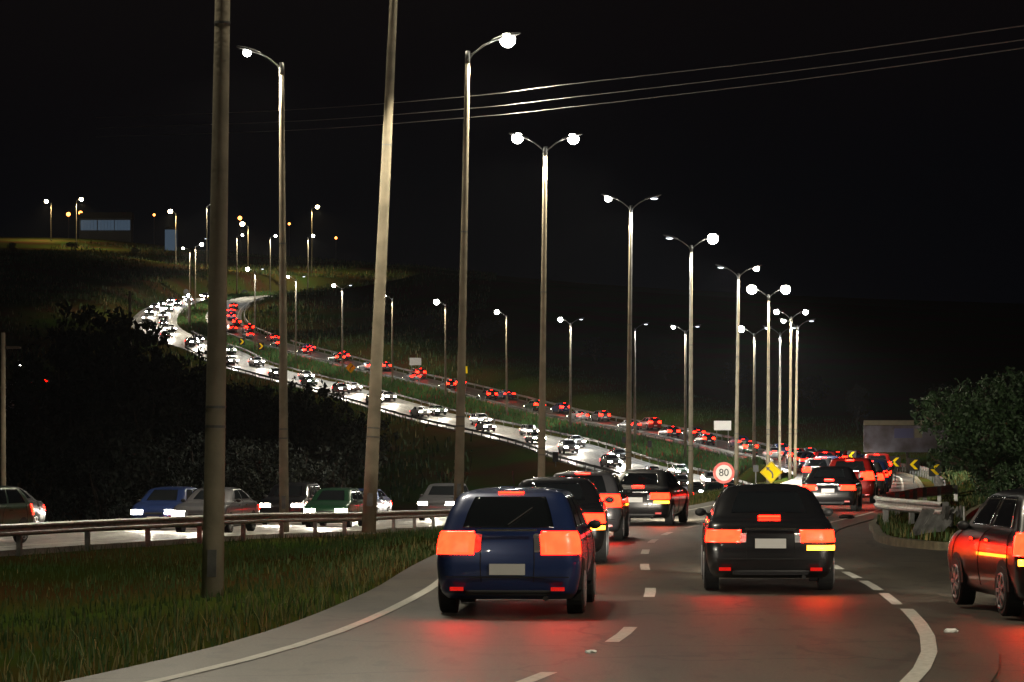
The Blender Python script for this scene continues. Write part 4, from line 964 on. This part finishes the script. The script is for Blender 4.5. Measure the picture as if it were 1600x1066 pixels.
ORD = ['first', 'second', 'third', 'fourth', 'fifth', 'sixth', 'seventh', 'eighth', 'ninth', 'tenth', 'eleventh', 'twelfth', 'thirteenth', 'fourteenth', 'fifteenth', 'sixteenth', 'seventeenth', 'eighteenth', 'nineteenth', 'twentieth',
       'twenty-first', 'twenty-second', 'twenty-third', 'twenty-fourth', 'twenty-fifth', 'twenty-sixth', 'twenty-seventh', 'twenty-eighth', 'twenty-ninth', 'thirtieth', 'thirty-first', 'thirty-second', 'thirty-third', 'thirty-fourth', 'thirty-fifth', 'thirty-sixth', 'thirty-seventh', 'thirty-eighth', 'thirty-ninth', 'fortieth']
def sign_spot(o, tgt, P_, cone=3.2):  # added narrow spot on a car, brightens one sign in place of retroreflection
    l = bpy.data.lights.new('sign_spot', 'SPOT'); l.energy = P_; l.color = (1, .95, .86); l.spot_size = R(cone); l.spot_blend = .7; l.shadow_soft_size = .08
    b = bpy.data.objects.new('sign_spot', l); C.objects.link(b); b.parent = o; b.location = (0, 2.35, .72)
    a = o.rotation_euler.z; src = Vector(o.location)+Vector((-math.sin(a)*2.35, math.cos(a)*2.35, .72)); d = Vector(tgt)-src
    b.rotation_euler = (math.pi/2+math.atan2(d.z, math.hypot(d.x, d.y)), 0, math.atan2(-d.x, d.y)-a)
sign_spot(near_car, P(1131, 739, 117), 17000); sign_spot(lane_car, P(1205, 738, 158), 420000, 1.5)
rnd = random.Random(4); n = 0
for lane, nm, y0 in ((1.6, 'right lane', 100), (-1.6, 'left lane', 168)):
    y = y0; i = 0
    while y < 320:
        c = cols[(n*3+i) % 10]; k = kinds[(n+i*2) % 5]
        put_red(k, c, y, lane, f'{c} {KN[k]}, {ORD[i]} beyond the signs in the {nm}', beam=450 if i % 3 == 0 else 0)
        y += rnd.uniform(13, 17); i += 1; n += 1
for lane, nm in ((1.6, 'far lane'), (-1.6, 'near lane')):
    q = red.s_at_y(330)+(6 if lane < 0 else 0); i = 0
    while q < red.s_at_y(690):
        c = cols[(n*3+i) % 10]; k = kinds[(n+i*2) % 5]; p, a = on_red(q, lane)
        put_car(k, c, p, a, f'{c} {KN[k]}, {ORD[i]} up the uphill {nm}', 'cars climbing the hill away from the camera', None, 1500 if i % 4 == 0 else 0)
        q += rnd.uniform(15, 24); i += 1; n += 1
def put_white(q, lane, k, c, label, group, beam=0):
    p = white.at(q, lane, .004); return put_car(k, c, tuple(p), white.ang(q)+math.pi, label, group, None, beam)
for lane, nm in ((1.75, 'strip-side lane'), (-1.75, 'outer lane')):
    q = wf(268)+(5 if lane < 0 else 0); i = 0
    while q < wf(775):
        if i >= len(ORD): break
        c = cols[(n*7+i) % 10]; k = kinds[(n+i*3) % 5]
        put_white(q, lane, k, c, f'{c} {KN[k]}, headlights on, {ORD[i]} up the downhill {nm}', 'oncoming cars descending the hill', 4500)
        q += rnd.uniform(17, 30) if q < wf(560) else rnd.uniform(19, 30); i += 1; n += 1
for lane, nm in ((1.75, 'nearer lane'), (-1.75, 'farther lane')):
    q = wY(78)+(9 if lane < 0 else 0); i = 0
    while q < wY(250):
        c = ['black', 'grey', 'blue', 'green'][(n+i) % 4]; k = kinds[(n+i*3) % 5]
        put_white(q, lane, k, c, f'{c} {KN[k]} behind the left barrier, {ORD[i]} from the left in the {nm}', 'oncoming cars behind the near barrier', 1600)
        q += rnd.uniform(15, 25); i += 1; n += 1
for i, (x, y, z) in enumerate([(28, 572, 415), (52, 566, 425), (30, 586, 400), (14, 600, 390)]):
    X = (x-800)*z/F; put_car(['hatchback', 'saloon'][i % 2], ['white', 'silver'][i % 2], (X, z, gh(X, z)), R(60+20*i), ['pale hatchback parked topmost left of the dark trees', 'silver saloon parked on the right of the far left yard', 'pale hatchback parked in the middle of the far left yard', 'silver saloon parked lowest in the far left yard'][i], 'cars parked in the valley yard')
# remove unused prototypes
for key, o in PROTO.items():
    if key not in used:
        st = [o]
        while st:
            c = st.pop(); st += list(c.children); bpy.data.objects.remove(c)

# thin night haze round the lamps
b = MB(); b.box((0, 700, 60), (1800, 1500, 260)); hz = b.build('haze', mat('x', (1, 1, 1)))
m = bpy.data.materials.new('haze_air'); m.use_nodes = True; nt = m.node_tree; nt.nodes.remove(nt.nodes['Principled BSDF'])
vp = nt.nodes.new('ShaderNodeVolumePrincipled'); vp.inputs['Color'].default_value = (.85, .9, 1, 1); vp.inputs['Density'].default_value = .00004; vp.inputs['Anisotropy'].default_value = .3
nt.links.new(vp.outputs[0], nt.nodes['Material Output'].inputs['Volume']); hz.data.materials.clear(); hz.data.materials.append(m); tag(hz, kind='stuff')
hz['label'] = 'thin night haze round the street lamps'; hz['category'] = 'haze'
